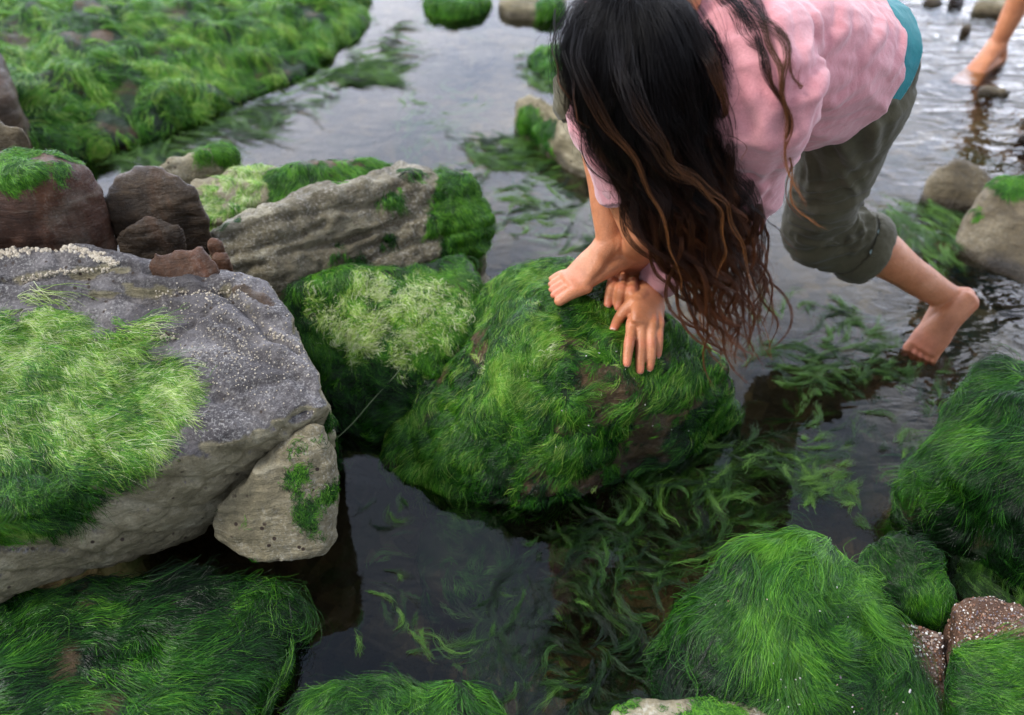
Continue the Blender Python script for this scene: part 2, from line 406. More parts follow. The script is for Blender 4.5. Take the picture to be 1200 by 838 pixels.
R = rock('red_rock', 'flat reddish brown rock lying on the back edge of the slab', 'rock',
  [[(160,310,.42),(178,296,.445),(235,282,.45),(258,302,.43),(262,326,.40),(200,332,.40)]],
  M_RED, vox=.0055, vox0=.012, sm0=4, base=.33, amps=((9,.005),(26,.0025),(70,.001)), wetz=.01, seed=7)
done(R)
R = rock('brown_rock', 'small rounded brown rock at the right back corner of the slab', 'rock',
  [[(266,336,.40),(282,327,.415),(310,332,.41),(336,362,.38),(345,392,.35),(330,400,.34),(300,380,.37)]],
  M_BROWN, vox=.0055, vox0=.012, sm0=6, base=.26, amps=((9,.004),(26,.0025),(70,.001)), wetz=.01, seed=8)
done(R)
for k, (px, py, z, r, lab) in enumerate([(252,286,.405,13,'small reddish pebble topmost in the gap beside the long pale ridge rock'),
                                     (258,302,.39,14,'rounded tan pebble in the gap below the reddish pebble'),
                                     (262,322,.37,13,'dark brown pebble lowest in the gap behind the small rounded brown rock')]):
    R = rock('pebble', lab, 'pebble', [[(px-r,py,z-.01),(px-r*.5,py-r*.8,z),(px+r*.6,py-r*.7,z),(px+r,py+r*.2,z-.012),(px+r*.3,py+r*.8,z-.03),(px-r*.6,py+r*.7,z-.03)]],
             [M_RED, M_RED, M_BROWN][k], vox=.004, vox0=.006, sm0=4, base=z-.07, amps=((20,.002),(60,.001)), wetz=.001, seed=20+k, group='pebbles wedged beside the slab')
    done(R)

# ---- long ridge and layered slabs behind
R = rock('ridge_rock', 'long pale grey ridge rock with green algae on its right end, behind the shelf', 'rock',
  [[(243,272,.36),(300,252,.385),(352,232,.39),(420,214,.385),(500,198,.36),(552,202,.33),(572,228,.29),(572,270,.22),(545,296,.20),
    (470,306,.22),(400,318,.24),(340,328,.26),(258,324,.29),(300,243,.31),(480,194,.30)]],
  M_RIDGE, vox=.006, vox0=.014, sm0=3, amps=((6,.016),(18,.010),(50,.004),(120,.0012)), strata=((-.25,.4,.9), 15, .008), wetz=.05, seed=9,
  grooves=[([(330,300),(400,285),(470,262),(540,240)],.008,.008), ([(270,300),(330,285),(380,262)],.008,.008), ([(400,300),(450,285),(490,280)],.006,.007)])
algae(R, 1500, 12, (.02,.06), base=-.80, blobs=[(550,225,46,1.4),(562,270,46,1.5),(525,285,44,1.0),(500,208,40,.7),(450,306,40,.6),(380,320,40,.5),(300,258,40,.35),(430,215,50,.4),(480,240,50,.3)], namp=.9, nscale=14, nz=(-.5,.2), tint=.48, tsd=.15, seed=8, lift=.01)
done(R)
R = rock('layered_rock', 'thin mossy layer of rock behind the ridge rock, nearest to the brown boulder', 'rock',
  [[(172,192,.36),(196,176,.37),(262,163,.36),(280,178,.335),(276,197,.30),(190,215,.31)]],
  M_TAN, vox=.007, vox0=.014, sm0=4, wetz=.03, seed=10)
algae(R, 260, 12, (.03,.06), base=.0, namp=.7, nz=(.2,.7), tint=.62, tsd=.18, seed=9)
done(R)
R = rock('layered_rock', 'pale bleached ledge between the thin mossy layer and the ridge rock', 'rock',
  [[(205,236,.335),(226,206,.35),(300,190,.34),(352,198,.325),(356,218,.30),(250,262,.31)]],
  M_TAN, vox=.007, vox0=.012, sm0=3, wetz=.03, strata=((.2,.5,.8), 16, .005), seed=11)
algae(R, 420, 12, (.03,.06), base=.1, namp=.7, nz=(.1,.6), tmax=1, tint=.80, tsd=.2, seed=10)
done(R)
R = rock('layered_rock', 'dark ledge thick with green algae behind the middle of the ridge rock', 'rock',
  [[(300,205,.33),(350,196,.345),(420,180,.335),(468,186,.31),(480,205,.27),(420,225,.29),(320,240,.30)]],
  M_MOSSY, vox=.007, vox0=.014, sm0=4, wetz=.03, seed=12)
algae(R, 560, 14, (.04,.08), base=.4, namp=.6, nz=(.0,.5), tint=.58, tsd=.16, seed=11, lift=.01)
done(R)

# ---- shelf and the central rock under the hands
shelf = rock('shelf_rock', 'low sloping rock shelf covered in bleached pale algae, between the ridge rock and the slab', 'rock',
  [[(300,345,.24),(340,325,.27),(420,312,.26),(545,290,.25),(566,330,.235),(560,390,.20),(520,425,.14),(470,462,.09),(410,500,.03),(385,480,.05),(375,420,.14),(440,520,.0),(500,500,.0),(555,450,.06)]],
  M_MOSSY, vox=.0065, vox0=.018, sm0=7, amps=((6,.014),(16,.007),(50,.002)), wetz=.05, seed=13)
algae(shelf, 2300, 16, (.03,.07), base=.75, namp=.5, nz=(-.5,.1), grav=.7, flow=(.25,-.2,0), swirl=.8, tint=.45, tsd=.14, seed=12, lift=.010,
      tblobs=[(460,370,60,.12),(510,360,45,.12),(390,470,60,-.2),(460,460,60,-.15)])
algae(shelf, 1500, 10, (.012,.03), base=-1.2, blobs=[(460,370,80,1.1),(515,355,60,1.0),(410,345,55,1.0),(390,395,50,.8),(490,405,60,.9)], namp=1.5, nscale=24, nz=(-.3,.2), grav=.3, swirl=2.0, tmax=1, tint=.90, tsd=.12, seed=33, lift=.012, rad=.0006, film=False, spread=.006)
done(shelf)

rockC = rock('hand_rock', 'rounded green algae-covered rock in the middle, under the bending person\'s hands', 'rock',
  [[(596,306,.285),(655,298,.29),(720,320,.30),(790,368,.28),(840,412,.21),(866,452,.10),(868,478,.03),(835,510,0),(780,545,0),(700,578,0),(620,596,0),(548,592,0),(495,570,.0),
    (520,520,.06),(560,430,.20),(585,350,.27),(600,400,.285),(690,420,.29),(600,480,.20),(740,455,.25),(690,520,.13),(800,470,.16)],
   [(535,345,.205),(600,330,.25),(605,430,.2),(520,470,.09),(505,430,.125),(440,540,0),(470,560,0),(540,560,.04)],
   [(560,330,.22),(590,310,.25),(600,400,.24),(560,480,.13),(500,560,.02),(470,545,0),(490,500,.03),(530,420,.13)]],
  M_MOSSY, vox=.006, vox0=.018, sm0=9, amps=((5,.018),(12,.014),(40,.003)), wetz=.05, seed=14)
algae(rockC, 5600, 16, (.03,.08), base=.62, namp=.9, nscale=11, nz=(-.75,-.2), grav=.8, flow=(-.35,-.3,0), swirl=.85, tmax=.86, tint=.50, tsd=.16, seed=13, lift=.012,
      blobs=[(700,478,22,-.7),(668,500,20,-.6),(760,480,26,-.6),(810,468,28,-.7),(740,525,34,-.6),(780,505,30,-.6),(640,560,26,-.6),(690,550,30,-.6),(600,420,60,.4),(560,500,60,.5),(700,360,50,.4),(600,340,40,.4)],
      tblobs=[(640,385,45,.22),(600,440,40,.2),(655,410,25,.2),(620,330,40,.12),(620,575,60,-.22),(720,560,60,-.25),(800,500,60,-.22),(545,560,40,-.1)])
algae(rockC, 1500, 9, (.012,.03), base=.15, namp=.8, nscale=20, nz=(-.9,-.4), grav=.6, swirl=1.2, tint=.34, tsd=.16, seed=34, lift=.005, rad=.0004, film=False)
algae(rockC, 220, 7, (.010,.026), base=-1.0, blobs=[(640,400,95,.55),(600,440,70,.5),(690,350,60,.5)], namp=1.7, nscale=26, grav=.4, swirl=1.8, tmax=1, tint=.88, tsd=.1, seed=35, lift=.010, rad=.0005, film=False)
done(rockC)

# ---- near rocks along the bottom of the view
R = rock('mossy_rock', 'low dark green mossy rock below the slab, in the lower left corner', 'rock',
  [[(-90,700,.05),(0,712,.07),(100,690,.08),(240,668,.05),(335,690,.04),(352,722,.02),(335,790,.02),(300,850,.03),(250,880,.10),(100,880,.13),(-90,880,.14)]],
  M_MOSSY, vox=.0065, vox0=.018, sm0=7, amps=((5,.012),(13,.008),(40,.002)), wetz=.04, seed=15)
algae(R, 2300, 16, (.06,.13), base=.65, namp=.6, nz=(-.5,.1), grav=.35, flow=(.75,.25,0), swirl=.8, tint=.35, tsd=.14, seed=14, lift=.010, rad=.0006,
      blobs=[(60,770,40,-.5),(110,820,40,-.7)], tblobs=[(200,690,70,-.2),(330,730,40,-.2)])
done(R)
R = rock('mossy_rock', 'low rounded mossy rock at the bottom edge, right of the lower left corner rock', 'rock',
  [[(325,830,.05),(370,803,.06),(450,786,.07),(540,790,.06),(585,815,.03),(605,860,.02),(560,910,.08),(380,910,.09)]],
  M_MOSSY, vox=.0065, vox0=.018, sm0=7, amps=((6,.010),(16,.006),(40,.002)), wetz=.03, seed=16)
algae(R, 1100, 16, (.04,.09), base=.9, namp=.4, nz=(-.5,.1), grav=.5, flow=(-.5,-.2,0), swirl=.8, tint=.38, tsd=.13, seed=15, lift=.010)
done(R)
dome = rock('mossy_boulder', 'big domed boulder with combed bright green algae at the bottom right', 'rock',
  [[(856,634,.20),(890,614,.22),(945,611,.225),(990,622,.222),(1014,660,.195),(1018,700,.17),(1050,760,.12),(1090,800,.06),(1115,870,.03),(780,780,.02),(752,760,0),(765,820,.03),(830,690,.10),(800,720,.05),
    (850,700,.17),(930,740,.20),(1000,800,.13),(800,880,.05),(950,880,.10)]],
  M_MOSSY, vox=.006, vox0=.02, sm0=11, amps=((5,.010),(12,.006),(40,.002)), wetz=.03, seed=17)
algae(dome, 4600, 18, (.06,.13), base=1.1, namp=.3, nz=(-.7,-.2), grav=.9, flow=(.1,-.25,0), swirl=1.0, tint=.41, tsd=.12, seed=16, lift=.007, rad=.00046,
      tblobs=[(930,650,90,.10),(790,780,80,-.22),(830,820,80,-.16),(1040,820,60,-.1)])
done(dome)
R = rock('mossy_rock', 'small dark mossy rock wedged between the domed boulder and the right edge rock', 'rock',
  [[(1005,650,.07),(1022,625,.10),(1060,612,.12),(1105,640,.12),(1130,690,.09),(1112,722,.05),(1060,728,.03),(1020,700,.03)]],
  M_MOSSY, vox=.006, vox0=.016, sm0=8, amps=((7,.008),(16,.005),(40,.002)), wetz=.03, seed=18)
algae(R, 900, 15, (.03,.06), base=.9, namp=.5, nz=(-.6,0), grav=.6, flow=(.3,-.2,0), swirl=.9, tint=.34, tsd=.13, seed=17, lift=.010, tblobs=[(1085,670,30,.15),(1020,690,35,-.2)])
done(R)
R = rock('mossy_rock', 'large sloping mossy rock at the right edge with a bare dark left tip', 'rock',
  [[(1150,424,.22),(1200,418,.23),(1280,420,.24),(1135,470,.20),(1095,520,.15),(1060,560,.09),(1046,580,.05),(1050,612,.0),(1110,620,.03),(1160,650,.0),(1210,690,0),(1300,720,0),(1130,560,.17),(1200,540,.22),(1300,560,.24)]],
  M_MOSSY, vox=.0065, vox0=.018, sm0=6, amps=((5,.014),(13,.009),(40,.0025)), wetz=.04, seed=19)
algae(R, 2700, 16, (.06,.12), base=.8, namp=.6, nz=(-.8,-.3), grav=.7, flow=(-.5,-.3,0), swirl=.6, tint=.39, tsd=.13, seed=18, lift=.012,
      blobs=[(1075,592,26,-2.2),(1055,582,20,-2),(1180,500,25,-.6),(1150,600,20,-.3)], tblobs=[(1100,530,60,.12),(1170,620,80,-.28),(1110,610,40,-.2),(1180,480,40,-.08)])
done(R)
R = rock('gritty_rock', 'brown gritty rock flecked with shell bits, squeezed beside the domed boulder', 'rock',
  [[(1030,712,.08),(1075,726,.085),(1108,738,.08),(1114,800,.05),(1108,880,.03),(1085,880,.03),(1062,800,.06)]],
  M_GRIT, vox=.005, vox0=.012, sm0=4, amps=((9,.006),(26,.004),(80,.002)), wetz=.02, seed=20)
grit1 = R; done(R)
R = rock('gritty_rock', 'brown gritty rock with a green algae skirt in the bottom right corner', 'rock',
  [[(1118,700,.10),(1150,692,.12),(1200,712,.12),(1270,730,.12),(1116,760,.09),(1112,800,.07),(1118,880,.05),(1270,880,.10)]],
  M_GRIT, vox=.005, vox0=.012, sm0=5, amps=((9,.007),(26,.004),(80,.002)), wetz=.02, seed=21)
algae(R, 620, 15, (.05,.10), base=-1.1, blobs=[(1130,790,45,1.8),(1170,800,50,1.8),(1200,820,60,1.8),(1130,830,50,1.8),(1150,770,26,1.2)], namp=.4, nz=(-.5,.1), grav=.5, flow=(.9,-.4,0), swirl=.4, tint=.47, tsd=.12, seed=19, lift=.009)
grit2 = R; done(R)
R = rock('pale_rock', 'pale lichen-dusted rock poking up at the bottom edge in front of the domed boulder', 'rock',
  [[(718,824,.12),(760,813,.125),(840,812,.125),(915,822,.115),(985,846,.10),(985,900,.10),(715,900,.12)]],
  M_TAN, vox=.006, vox0=.012, sm0=3, amps=((8,.005),(24,.003),(70,.0015)), base=-.1, wetz=.02, seed=22)
algae(R, 420, 9, (.012,.03), base=.1, namp=1.0, nscale=16, nz=(.2,.6), tint=.62, tsd=.2, seed=20, lift=.004, rad=.0005)
done(R)

# ---- far bank and distant rocks
bank = rock('algae_bank', 'broad bank of bright green algae-covered rock filling the upper left', 'rock bank',
  [[(20,190,0.014),(95,188,0.021),(190,150,0.014),(290,112,0.021),(380,72,0.021),(425,30,0.021),(440,-60,0.021),(400,-160,0.042),(-120,-160,0.140),(-200,60,0.175),(-60,180,0.126),(60,60,0.154),(200,40,0.126),(330,20,0.084)],
   [(60,40,0.182),(110,-20,0.196),(40,110,0.168),(130,90,0.140)], [(150,10,0.161),(230,-10,0.168),(230,30,0.140),(170,45,0.140)], [(300,0,0.119),(390,-20,0.105),(380,25,0.084),(300,40,0.091)]],
  M_MOSSY, vox=.012, vox0=.03, sm0=6, amps=((4,.03),(9,.022),(25,.006)), wetz=.03, seed=23)
algae(bank, 5200, 16, (.06,.14), base=.75, namp=.8, nscale=6, nz=(-.4,.1), grav=.4, flow=(.5,-.4,0), swirl=1.0, tmax=.86, tint=.62, tsd=.15, seed=21, lift=.02, rad=.0009, spread=.010, wig=.008,
      blobs=[(25,40,20,-.8),(120,40,14,-.7),(200,10,25,-.7),(60,200,40,-1)], tblobs=[(60,60,40,.15),(75,95,40,.2),(230,80,60,.08),(40,150,50,-.15)])
done(bank)
R = rock('dark_rock', 'dark bare rock at the far left edge beside the green bank', 'rock',
  [[(-70,30,.34),(0,50,.33),(10,80,.30),(13,110,.26),(-70,130,.28)]], M_BROWN, vox=.010, vox0=.02, sm0=5, wetz=.02, seed=24)
done(R)
R = rock('tan_rock', 'mossy tan wedge of rock standing in the pool just left of the person\'s hair', 'rock',
  [[(596,112,.10),(625,104,.14),(660,118,.15),(688,140,.14),(700,175,.10),(690,198,.04),(668,204,.0),(640,180,.0),(606,140,.03)]],
  M_TAN, vox=.007, vox0=.016, sm0=5, amps=((8,.010),(20,.005),(60,.002)), wetz=.04, seed=25)
algae(R, 320, 14, (.03,.07), base=-.5, blobs=[(610,112,24,1.6),(635,112,20,1.0),(640,160,25,.8),(620,140,20,.9)], namp=.5, nz=(-.8,-.2), tint=.50, seed=22, lift=.01)
done(R)
R = rock('mossy_rock', 'small green mossy rock at the top edge above the pale stones', 'rock',
  [[(496,-10,.05),(506,4,.045),(535,9,.04),(562,5,.04),(572,-10,.05),(535,-26,.07)]], M_MOSSY, vox=.010, vox0=.02, sm0=5, wetz=.02, ext=1.25, seed=26)
algae(R, 320, 14, (.06,.12), base=.9, namp=.4, tint=.56, seed=23, lift=.02, rad=.0012)
done(R)
R = rock('brown_rock', 'brown rock with a mossy right side at the top edge behind the person\'s hair', 'rock',
  [[(584,-8,.06),(598,8,.045),(630,12,.04),(655,6,.045),(664,-16,.07),(618,-34,.09)]], M_TAN, vox=.010, vox0=.02, sm0=5, wetz=.05, ext=1.25, seed=27)
algae(R, 160, 14, (.06,.12), base=-.9, blobs=[(650,5,22,1.6)], namp=.4, tint=.5, seed=24, lift=.02, rad=.0012)
done(R)
R = rock('mossy_rock', 'low mossy rock almost awash beside the dark hair at the upper middle', 'rock',
  [[(615,60,.03),(640,46,.05),(680,50,.06),(700,90,.04),(650,100,.0)]], M_MOSSY, vox=.009, vox0=.02, sm0=5, wetz=.02, seed=28)
algae(R, 360, 14, (.05,.11), base=.8, namp=.5, tint=.52, seed=25, lift=.02, rad=.0011)
done(R)
for hull, mat, nm, lab, sd in [
  ([(1084,212,.06),(1100,186,.10),(1135,182,.10),(1165,198,.09),(1168,225,.05),(1150,248,0),(1110,246,0),(1090,232,.02)], M_GREYT, 'grey_boulder', 'grey boulder in the pool, just beyond the larger boulder at the right edge', 30),
  ([(1118,282,.03),(1135,245,.08),(1165,208,.13),(1200,204,.15),(1270,230,.15),(1260,330,.03),(1200,336,0),(1150,310,0)], M_GREYT, 'grey_boulder', 'larger grey boulder with a greenish top at the right edge above the bare foot', 31),
  ([(1140,100,.025),(1158,94,.03),(1188,104,.025),(1194,114,.0),(1150,112,.0)], M_GREYT, 'flat_stone', 'flat stone barely breaking the water near the far person\'s foot', 32),
  ([(1182,152,.03),(1198,144,.05),(1240,150,.05),(1230,172,0),(1188,162,0)], M_BROWN, 'dark_stone', 'small dark wet stone at the right edge above the grey boulders', 33),
  ([(1125,30,.03),(1133,20,.05),(1146,22,.05),(1150,38,.0),(1130,40,.0)], M_GREYT, 'grey_stone', 'small round grey stone in the shallow water left of the far person\'s foot', 34),
  ([(1138,2,.04),(1150,-8,.05),(1180,-6,.05),(1188,8,.03),(1172,18,.0),(1145,14,.01)], M_TAN, 'tan_rock', 'tan rock at the top right edge behind the far person\'s leg', 35),
  ([(1108,-2,.03),(1120,-10,.04),(1134,-8,.04),(1137,4,.0),(1118,8,.0)], M_BROWN, 'dark_rock', 'dark rock at the top edge next to the tan rock', 36),
  ([(1080,-4,.03),(1092,-12,.04),(1104,-10,.04),(1108,4,.0),(1092,9,.0)], M_GREYT, 'grey_rock', 'grey rock at the top edge next to the teal shirt', 37)]:
    R = rock(nm, lab, 'rock' if 'stone' not in nm else 'stone', [hull], mat, vox=.008, vox0=.016, sm0=5, amps=((7,.010),(20,.004),(60,.0015)), wetz=.035, seed=sd, ext=1.08)
    if sd == 31: algae(R, 260, 10, (.012,.035), base=-.55, blobs=[(1175,212,26,1.2),(1140,250,14,.9),(1200,215,26,1.0)], namp=.6, nz=(.1,.6), tint=.55, seed=26, lift=.005)
    done(R)
# submerged stones
for k, (px, py, rx, ry, z, lab) in enumerate([
  (504,45,24,12,-.012,'pale submerged stone, upper left of the pale stones near the top'), (560,62,24,16,-.008,'largest pale submerged stone under the clear water near the top'),
  (526,58,14,8,-.012,'small round submerged stone left of the largest pale stone'), (487,62,30,11,-.012,'long pinkish submerged stone at the left of the pale stones'),
  (538,44,14,6,-.015,'small submerged stone behind the largest pale stone'), (530,88,36,14,-.025,'broad faint submerged stone below the pale stones'),
  (470,28,26,10,-.04,'faint submerged stone farthest up the pool near the top edge'), (330,150,40,14,-.02,'broad submerged stone below the green bank'),
  (410,165,36,13,-.02,'flat submerged stone behind the dark ledge of the ridge'),
  (1085,170,14,8,-.02,'submerged brown stone in the dark band of reflection'), (1120,140,13,8,-.03,'submerged tan stone under the far person\'s reflection'),
  (1100,160,10,6,-.03,'tiny submerged stone between the brown and tan stones'), (1060,240,18,9,-.03,'submerged brown stone left of the grey boulders'),
  (1150,80,14,5,-.02,'submerged stone by the far person\'s toes'), (985,470,40,16,-.03,'submerged brown stone under the floating weed beside the central rock'),
  (920,520,46,18,-.03,'submerged olive stone in the dark water right of the central rock'), (580,655,26,20,-.035,'submerged brown stone glowing in the dark pool below the central rock')]):
    def q(a, b, zz): return (px + rx * a, py + ry * b, zz)
    R = rock('submerged_stone', lab, 'stone', [[q(-1,0,z-.03), q(-.6,-.8,z-.01), q(.2,-1,z-.008), q(.9,-.5,z-.012), q(1,.2,z-.03), q(.5,.8,z-.03), q(-.4,.9,z-.028), q(-.1,-.1,z)]],
             [M_PEBBLE, M_PEBBLE, M_GREYT][k % 3] if k < 9 else (M_TAN if k != 16 else M_GREYT), vox=.008, vox0=.012, sm0=6, base=-.2, amps=((9,.004),(30,.002)), wetz=.001, seed=40+k, group='stones lying under the water')
    done(R)
R = rock('submerged_rock', 'dark weed-covered rock just under the water below the central rock', 'rock',
  [[(488,640,-.01),(500,600,-.008),(560,590,-.012),(610,620,-.02),(600,690,-.03),(530,700,-.02),(495,680,-.015)]], M_MOSSY, vox=.008, vox0=.016, sm0=5, base=-.25, amps=((9,.006),(25,.004)), wetz=.001, seed=60)
algae(R, 260, 12, (.03,.05), base=.7, namp=.6, zmin=-.3, grav=.3, flow=(.3,-.3,0), swirl=1, tint=.24, tsd=.1, seed=27, lift=.012)
done(R)

# ---- barnacles crusted along the back of the slab and in cracks
t = NT('barnacle_shell'); c = t.ramp(t.noise(140, 3), [(.3, (.30, .25, .18)), (.6, (.56, .50, .40)), (.8, (.68, .64, .56))]); t.bsdf(c, .8, .2); M_BARN = t.m
def barnacles(R, spots, name='barnacles'):
    V, F = [], []
    for (poly, n, r0, r1) in spots:
        for _ in range(n):
            k = random.randrange(len(poly) - 1); u = random.random(); x = poly[k][0] * (1 - u) + poly[k + 1][0] * u + random.gauss(0, poly[k][2]); y = poly[k][1] * (1 - u) + poly[k + 1][1] * u + random.gauss(0, poly[k][2] * .6)
            h, nn = cast(R.bvh, x, y)
            if h is None: continue
            r = random.uniform(r0, r1); q = nn.to_track_quat('Z', 'Y').to_matrix(); b = len(V); S = 8; ph = random.random() * 6
            for (rr, z) in ((1, -.1), (.85, .35), (.5, .75), (.32, .70), (.2, .3)):
                for j in range(S):
                    a = 2 * math.pi * j / S + ph; w = 1 + .14 * math.sin(3 * a + ph) + random.gauss(0, .05)
                    V.append(h + q @ Vector((math.cos(a) * rr * r * w, math.sin(a) * rr * r * w, z * r * 1.1)))
            for l in range(4):
                for j in range(S): F.append((b + l * S + j, b + l * S + (j + 1) % S, b + (l + 1) * S + (j + 1) % S, b + (l + 1) * S + j))
            F.append(tuple(b + 4 * S + j for j in range(S)))
    if V:
        o = link(name, mesh_from(V, F), M_BARN, R.o); tag(o, kind='stuff')
barnacles(slab, [([(-5,300,5),(40,292,5),(75,288,4),(110,300,3),(135,308,2)], 260, .002, .005), ([(20,330,3),(70,318,2),(125,316,2)], 90, .0015, .0035), ([(95,400,3),(150,398,3),(205,395,3)], 60, .0012, .003),
                 ([(262,340,4),(318,392,4),(352,408,3)], 50, .0012, .003), ([(200,420,60),(320,420,40)], 330, .0006, .0017), ([(260,370,35),(330,440,25)], 260, .0006, .0019), ([(280,350,30),(200,360,40)], 120, .0008, .002), ([(180,345,4),(330,340,4)], 60, .001, .0025)])

# ---- broken shell and grit scattered on the gritty rocks and nearby weed
t = NT('shell_grit'); c = t.ramp(t.attr('tint'), [(0, (.05, .02, .012)), (.35, (.22, .09, .04)), (.6, (.30, .22, .16)), (.8, (.07, .06, .09)), (.9, (.62, .58, .52)), (1, (.75, .73, .70))]); t.bsdf(c, .35, .5); M_SHELL = t.m
def shell_bits(R, polys):
    V, F, T = [], [], []
    for (poly, n, r0, r1, hi) in polys:
        xs = [p[0] for p in poly]; ys = [p[1] for p in poly]
        for _ in range(n):
            x, y = random.uniform(min(xs), max(xs)), random.uniform(min(ys), max(ys)); h, nn = cast(R.bvh, x, y)
            if h is None: continue
            r = random.uniform(r0, r1) * (1 if random.random() < .93 else 1.7); q = (nn + Vector((random.gauss(0, .35), random.gauss(0, .35), random.gauss(0, .35)))).normalized().to_track_quat('Z', 'Y').to_matrix(); b = len(V); m = random.choice((4, 5, 6)); ph = random.random() * 6
            for z in (.0, .45):
                for j in range(m): V.append(h + nn * (.0006 + R.gl) + q @ Vector((math.cos(ph + 6.283 * j / m) * r * random.uniform(.6, 1.2), math.sin(ph + 6.283 * j / m) * r * random.uniform(.35, .8), z * r)))
            F += [tuple(b + m + j for j in range(m))] + [(b + j, b + (j + 1) % m, b + m + (j + 1) % m, b + m + j) for j in range(m)]
            T += [min(1, random.random() * .85 if random.random() > hi else random.uniform(.86, 1))] * (2 * m)
    if V:
        me = mesh_from(V, F); setattr_f(me, 'tint', T); o = link('shell_bits', me, M_SHELL, R.o); tag(o, kind='stuff')
grit1.gl = grit2.gl = 0; dome.gl = .006; rockC.gl = .006
shell_bits(grit1, [([(1030,705),(1115,838)], 900, .0008, .0024, .10), ([(1050,725),(1105,770)], 250, .0012, .0034, .3)])
shell_bits(grit2, [([(1112,690),(1200,770)], 900, .0008, .0024, .08), ([(1130,720),(1190,760)], 160, .0012, .003, .15)])
shell_bits(dome, [([(900,790),(1080,838)], 26, .001, .0022, .5), ([(800,690),(1000,800)], 10, .001, .0018, .6)])
shell_bits(rockC, [([(620,400),(850,540)], 16, .001, .002, .6)])
# ---- a thin pale thread stretched over the pool
cu = []
a_, b_ = P(394, 514, .02), cast(shelf.bvh, 476, 428)[0] + Vector((0, 0, .012))
V, F = [], []
for k in range(13):
    u = k / 12; q = a_ * (1 - u) + b_ * u + Vector((.002 * math.sin(u * 9), 0, -.008 * math.sin(math.pi * u)))
    for j in range(5): V.append(q + Vector((math.cos(j * 1.2566), .3 * math.sin(j * 1.2566), math.sin(j * 1.2566))) * .0007)
for k in range(12):
    for j in range(5): F.append((k * 5 + j, k * 5 + (j + 1) % 5, k * 5 + 5 + (j + 1) % 5, k * 5 + 5 + j))
t = NT('pale_green_thread'); t.bsdf((.22, .28, .14), .5, .4)
o = link('thread', mesh_from(V, F), t.m); tag(o, 'thin pale green thread stretched from the shelf rock to the slab', 'thread'); recentre(o, a_)

# ================================================================== SETTING
def axis_coords(lo, hi, step, far, n=14):
    a = np.arange(lo, hi + 1e-6, step); g = np.geomspace(step, far, n)
    return np.concatenate([(lo - g)[::-1], a, hi + g])
def sheet(name, xs, ys, zf):
    X, Y = np.meshgrid(xs, ys); co = np.stack([X.ravel(), Y.ravel(), np.zeros(X.size)], 1); co[:, 2] = zf(co)
    nx, ny = len(xs), len(ys); i = np.arange((ny - 1) * (nx - 1)); r = i // (nx - 1) * nx + i % (nx - 1)
    f = np.stack([r, r + 1, r + nx + 1, r + nx], 1)
    me = bpy.data.meshes.new(name); me.from_pydata(co.tolist(), [], f.tolist()); smooth_shade(me); return me
def bedz(co):
    y = co[:, 1]; x = co[:, 0]
    z = -.30 + .20 * sstep(1.3, 2.1, y) + .045 * sstep(2.2, 2.9, y)
    z = z + .05 * sstep(.9, 1.5, x) * sstep(1.9, 1.2, y)
    p = np.stack([x, y, 0 * x], 1)
    z = z + .022 * fbm(p * 3, 3) + .012 * fbm(p * 11, 2) + .010 * np.abs(pnoise(p * 26))
    return np.minimum(z, -.03)
bed_me = sheet('seabed', axis_coords(-1.6, 2.3, .022, 40), axis_coords(.3, 4.3, .022, 60), bedz)
t = NT('silt_and_gravel')
big = t.noise(2.6, 5, .6, .5)
c = t.ramp(big, [(.3, (.025, .016, .008)), (.5, (.075, .05, .024)), (.7, (.16, .12, .07))])
cell = t.vor(26, out='Color'); sep = t.n('ShaderNodeSeparateColor'); t.l(cell, sep.inputs[0])
c = t.mix(.75, c, t.ramp(sep.outputs[0], [(0, .35), (.6, 1.0), (1, 2.0)]), 'MULTIPLY')
c = t.mix(t.ramp(t.noise(4.5, 4, .6, .6), [(.55, 0), (.68, .7)]), c, (.025, .05, .012))
h = t.math('ADD', t.vor(26), t.noise(60, 4))
t.bsdf(c, .7, .3, t.bump(h, .6, .02))
bed = link('seabed', bed_me, t.m); tag(bed, 'brown silt and gravel bed under the shallow water', 'seabed', kind='structure')

t = NT('tide_pool_water')
geo = t.n('ShaderNodeNewGeometry'); pos = geo.outputs['Position']
sx = t.n('ShaderNodeSeparateXYZ'); t.l(pos, sx.inputs[0])
live = t.n('ShaderNodeMapRange'); live.inputs[1].default_value = .75; live.inputs[2].default_value = 2.2; live.inputs[3].default_value = .04; live.inputs[4].default_value = 1.0
t.l(sx.outputs[0], live.inputs[0])
mp = t.n('ShaderNodeMapping'); mp.inputs['Scale'].default_value = (1, 2.0, 1); mp.inputs['Rotation'].default_value = (0, 0, .25); t.l(pos, mp.inputs['Vector'])
wn = t.math('ADD', t.noise(4.2, 3, .5, .8, mp.outputs['Vector']), t.math('MULTIPLY', t.noise(17, 2, .5, .3, mp.outputs['Vector']), .25))
b = t.n('ShaderNodeBump'); b.inputs['Strength'].default_value = .55; t.l(t.math('MULTIPLY', live.outputs[0], .055), b.inputs['Distance']); t.l(wn, b.inputs['Height'])
fr = t.n('ShaderNodeFresnel'); fr.inputs['IOR'].default_value = 1.34; t.l(b.outputs[0], fr.inputs['Normal'])
tr = t.n('ShaderNodeBsdfTransparent'); tr.inputs['Color'].default_value = (.74, .76, .66, 1)
gl = t.n('ShaderNodeBsdfGlossy'); gl.inputs['Roughness'].default_value = .015; gl.inputs['Color'].default_value = (1, 1, 1, 1); t.l(b.outputs[0], gl.inputs['Normal'])
mx = t.n('ShaderNodeMixShader'); t.l(fr.outputs[0], mx.inputs[0]); t.l(tr.outputs[0], mx.inputs[1]); t.l(gl.outputs[0], mx.inputs[2]); t.l(mx.outputs[0], t.out.inputs['Surface'])
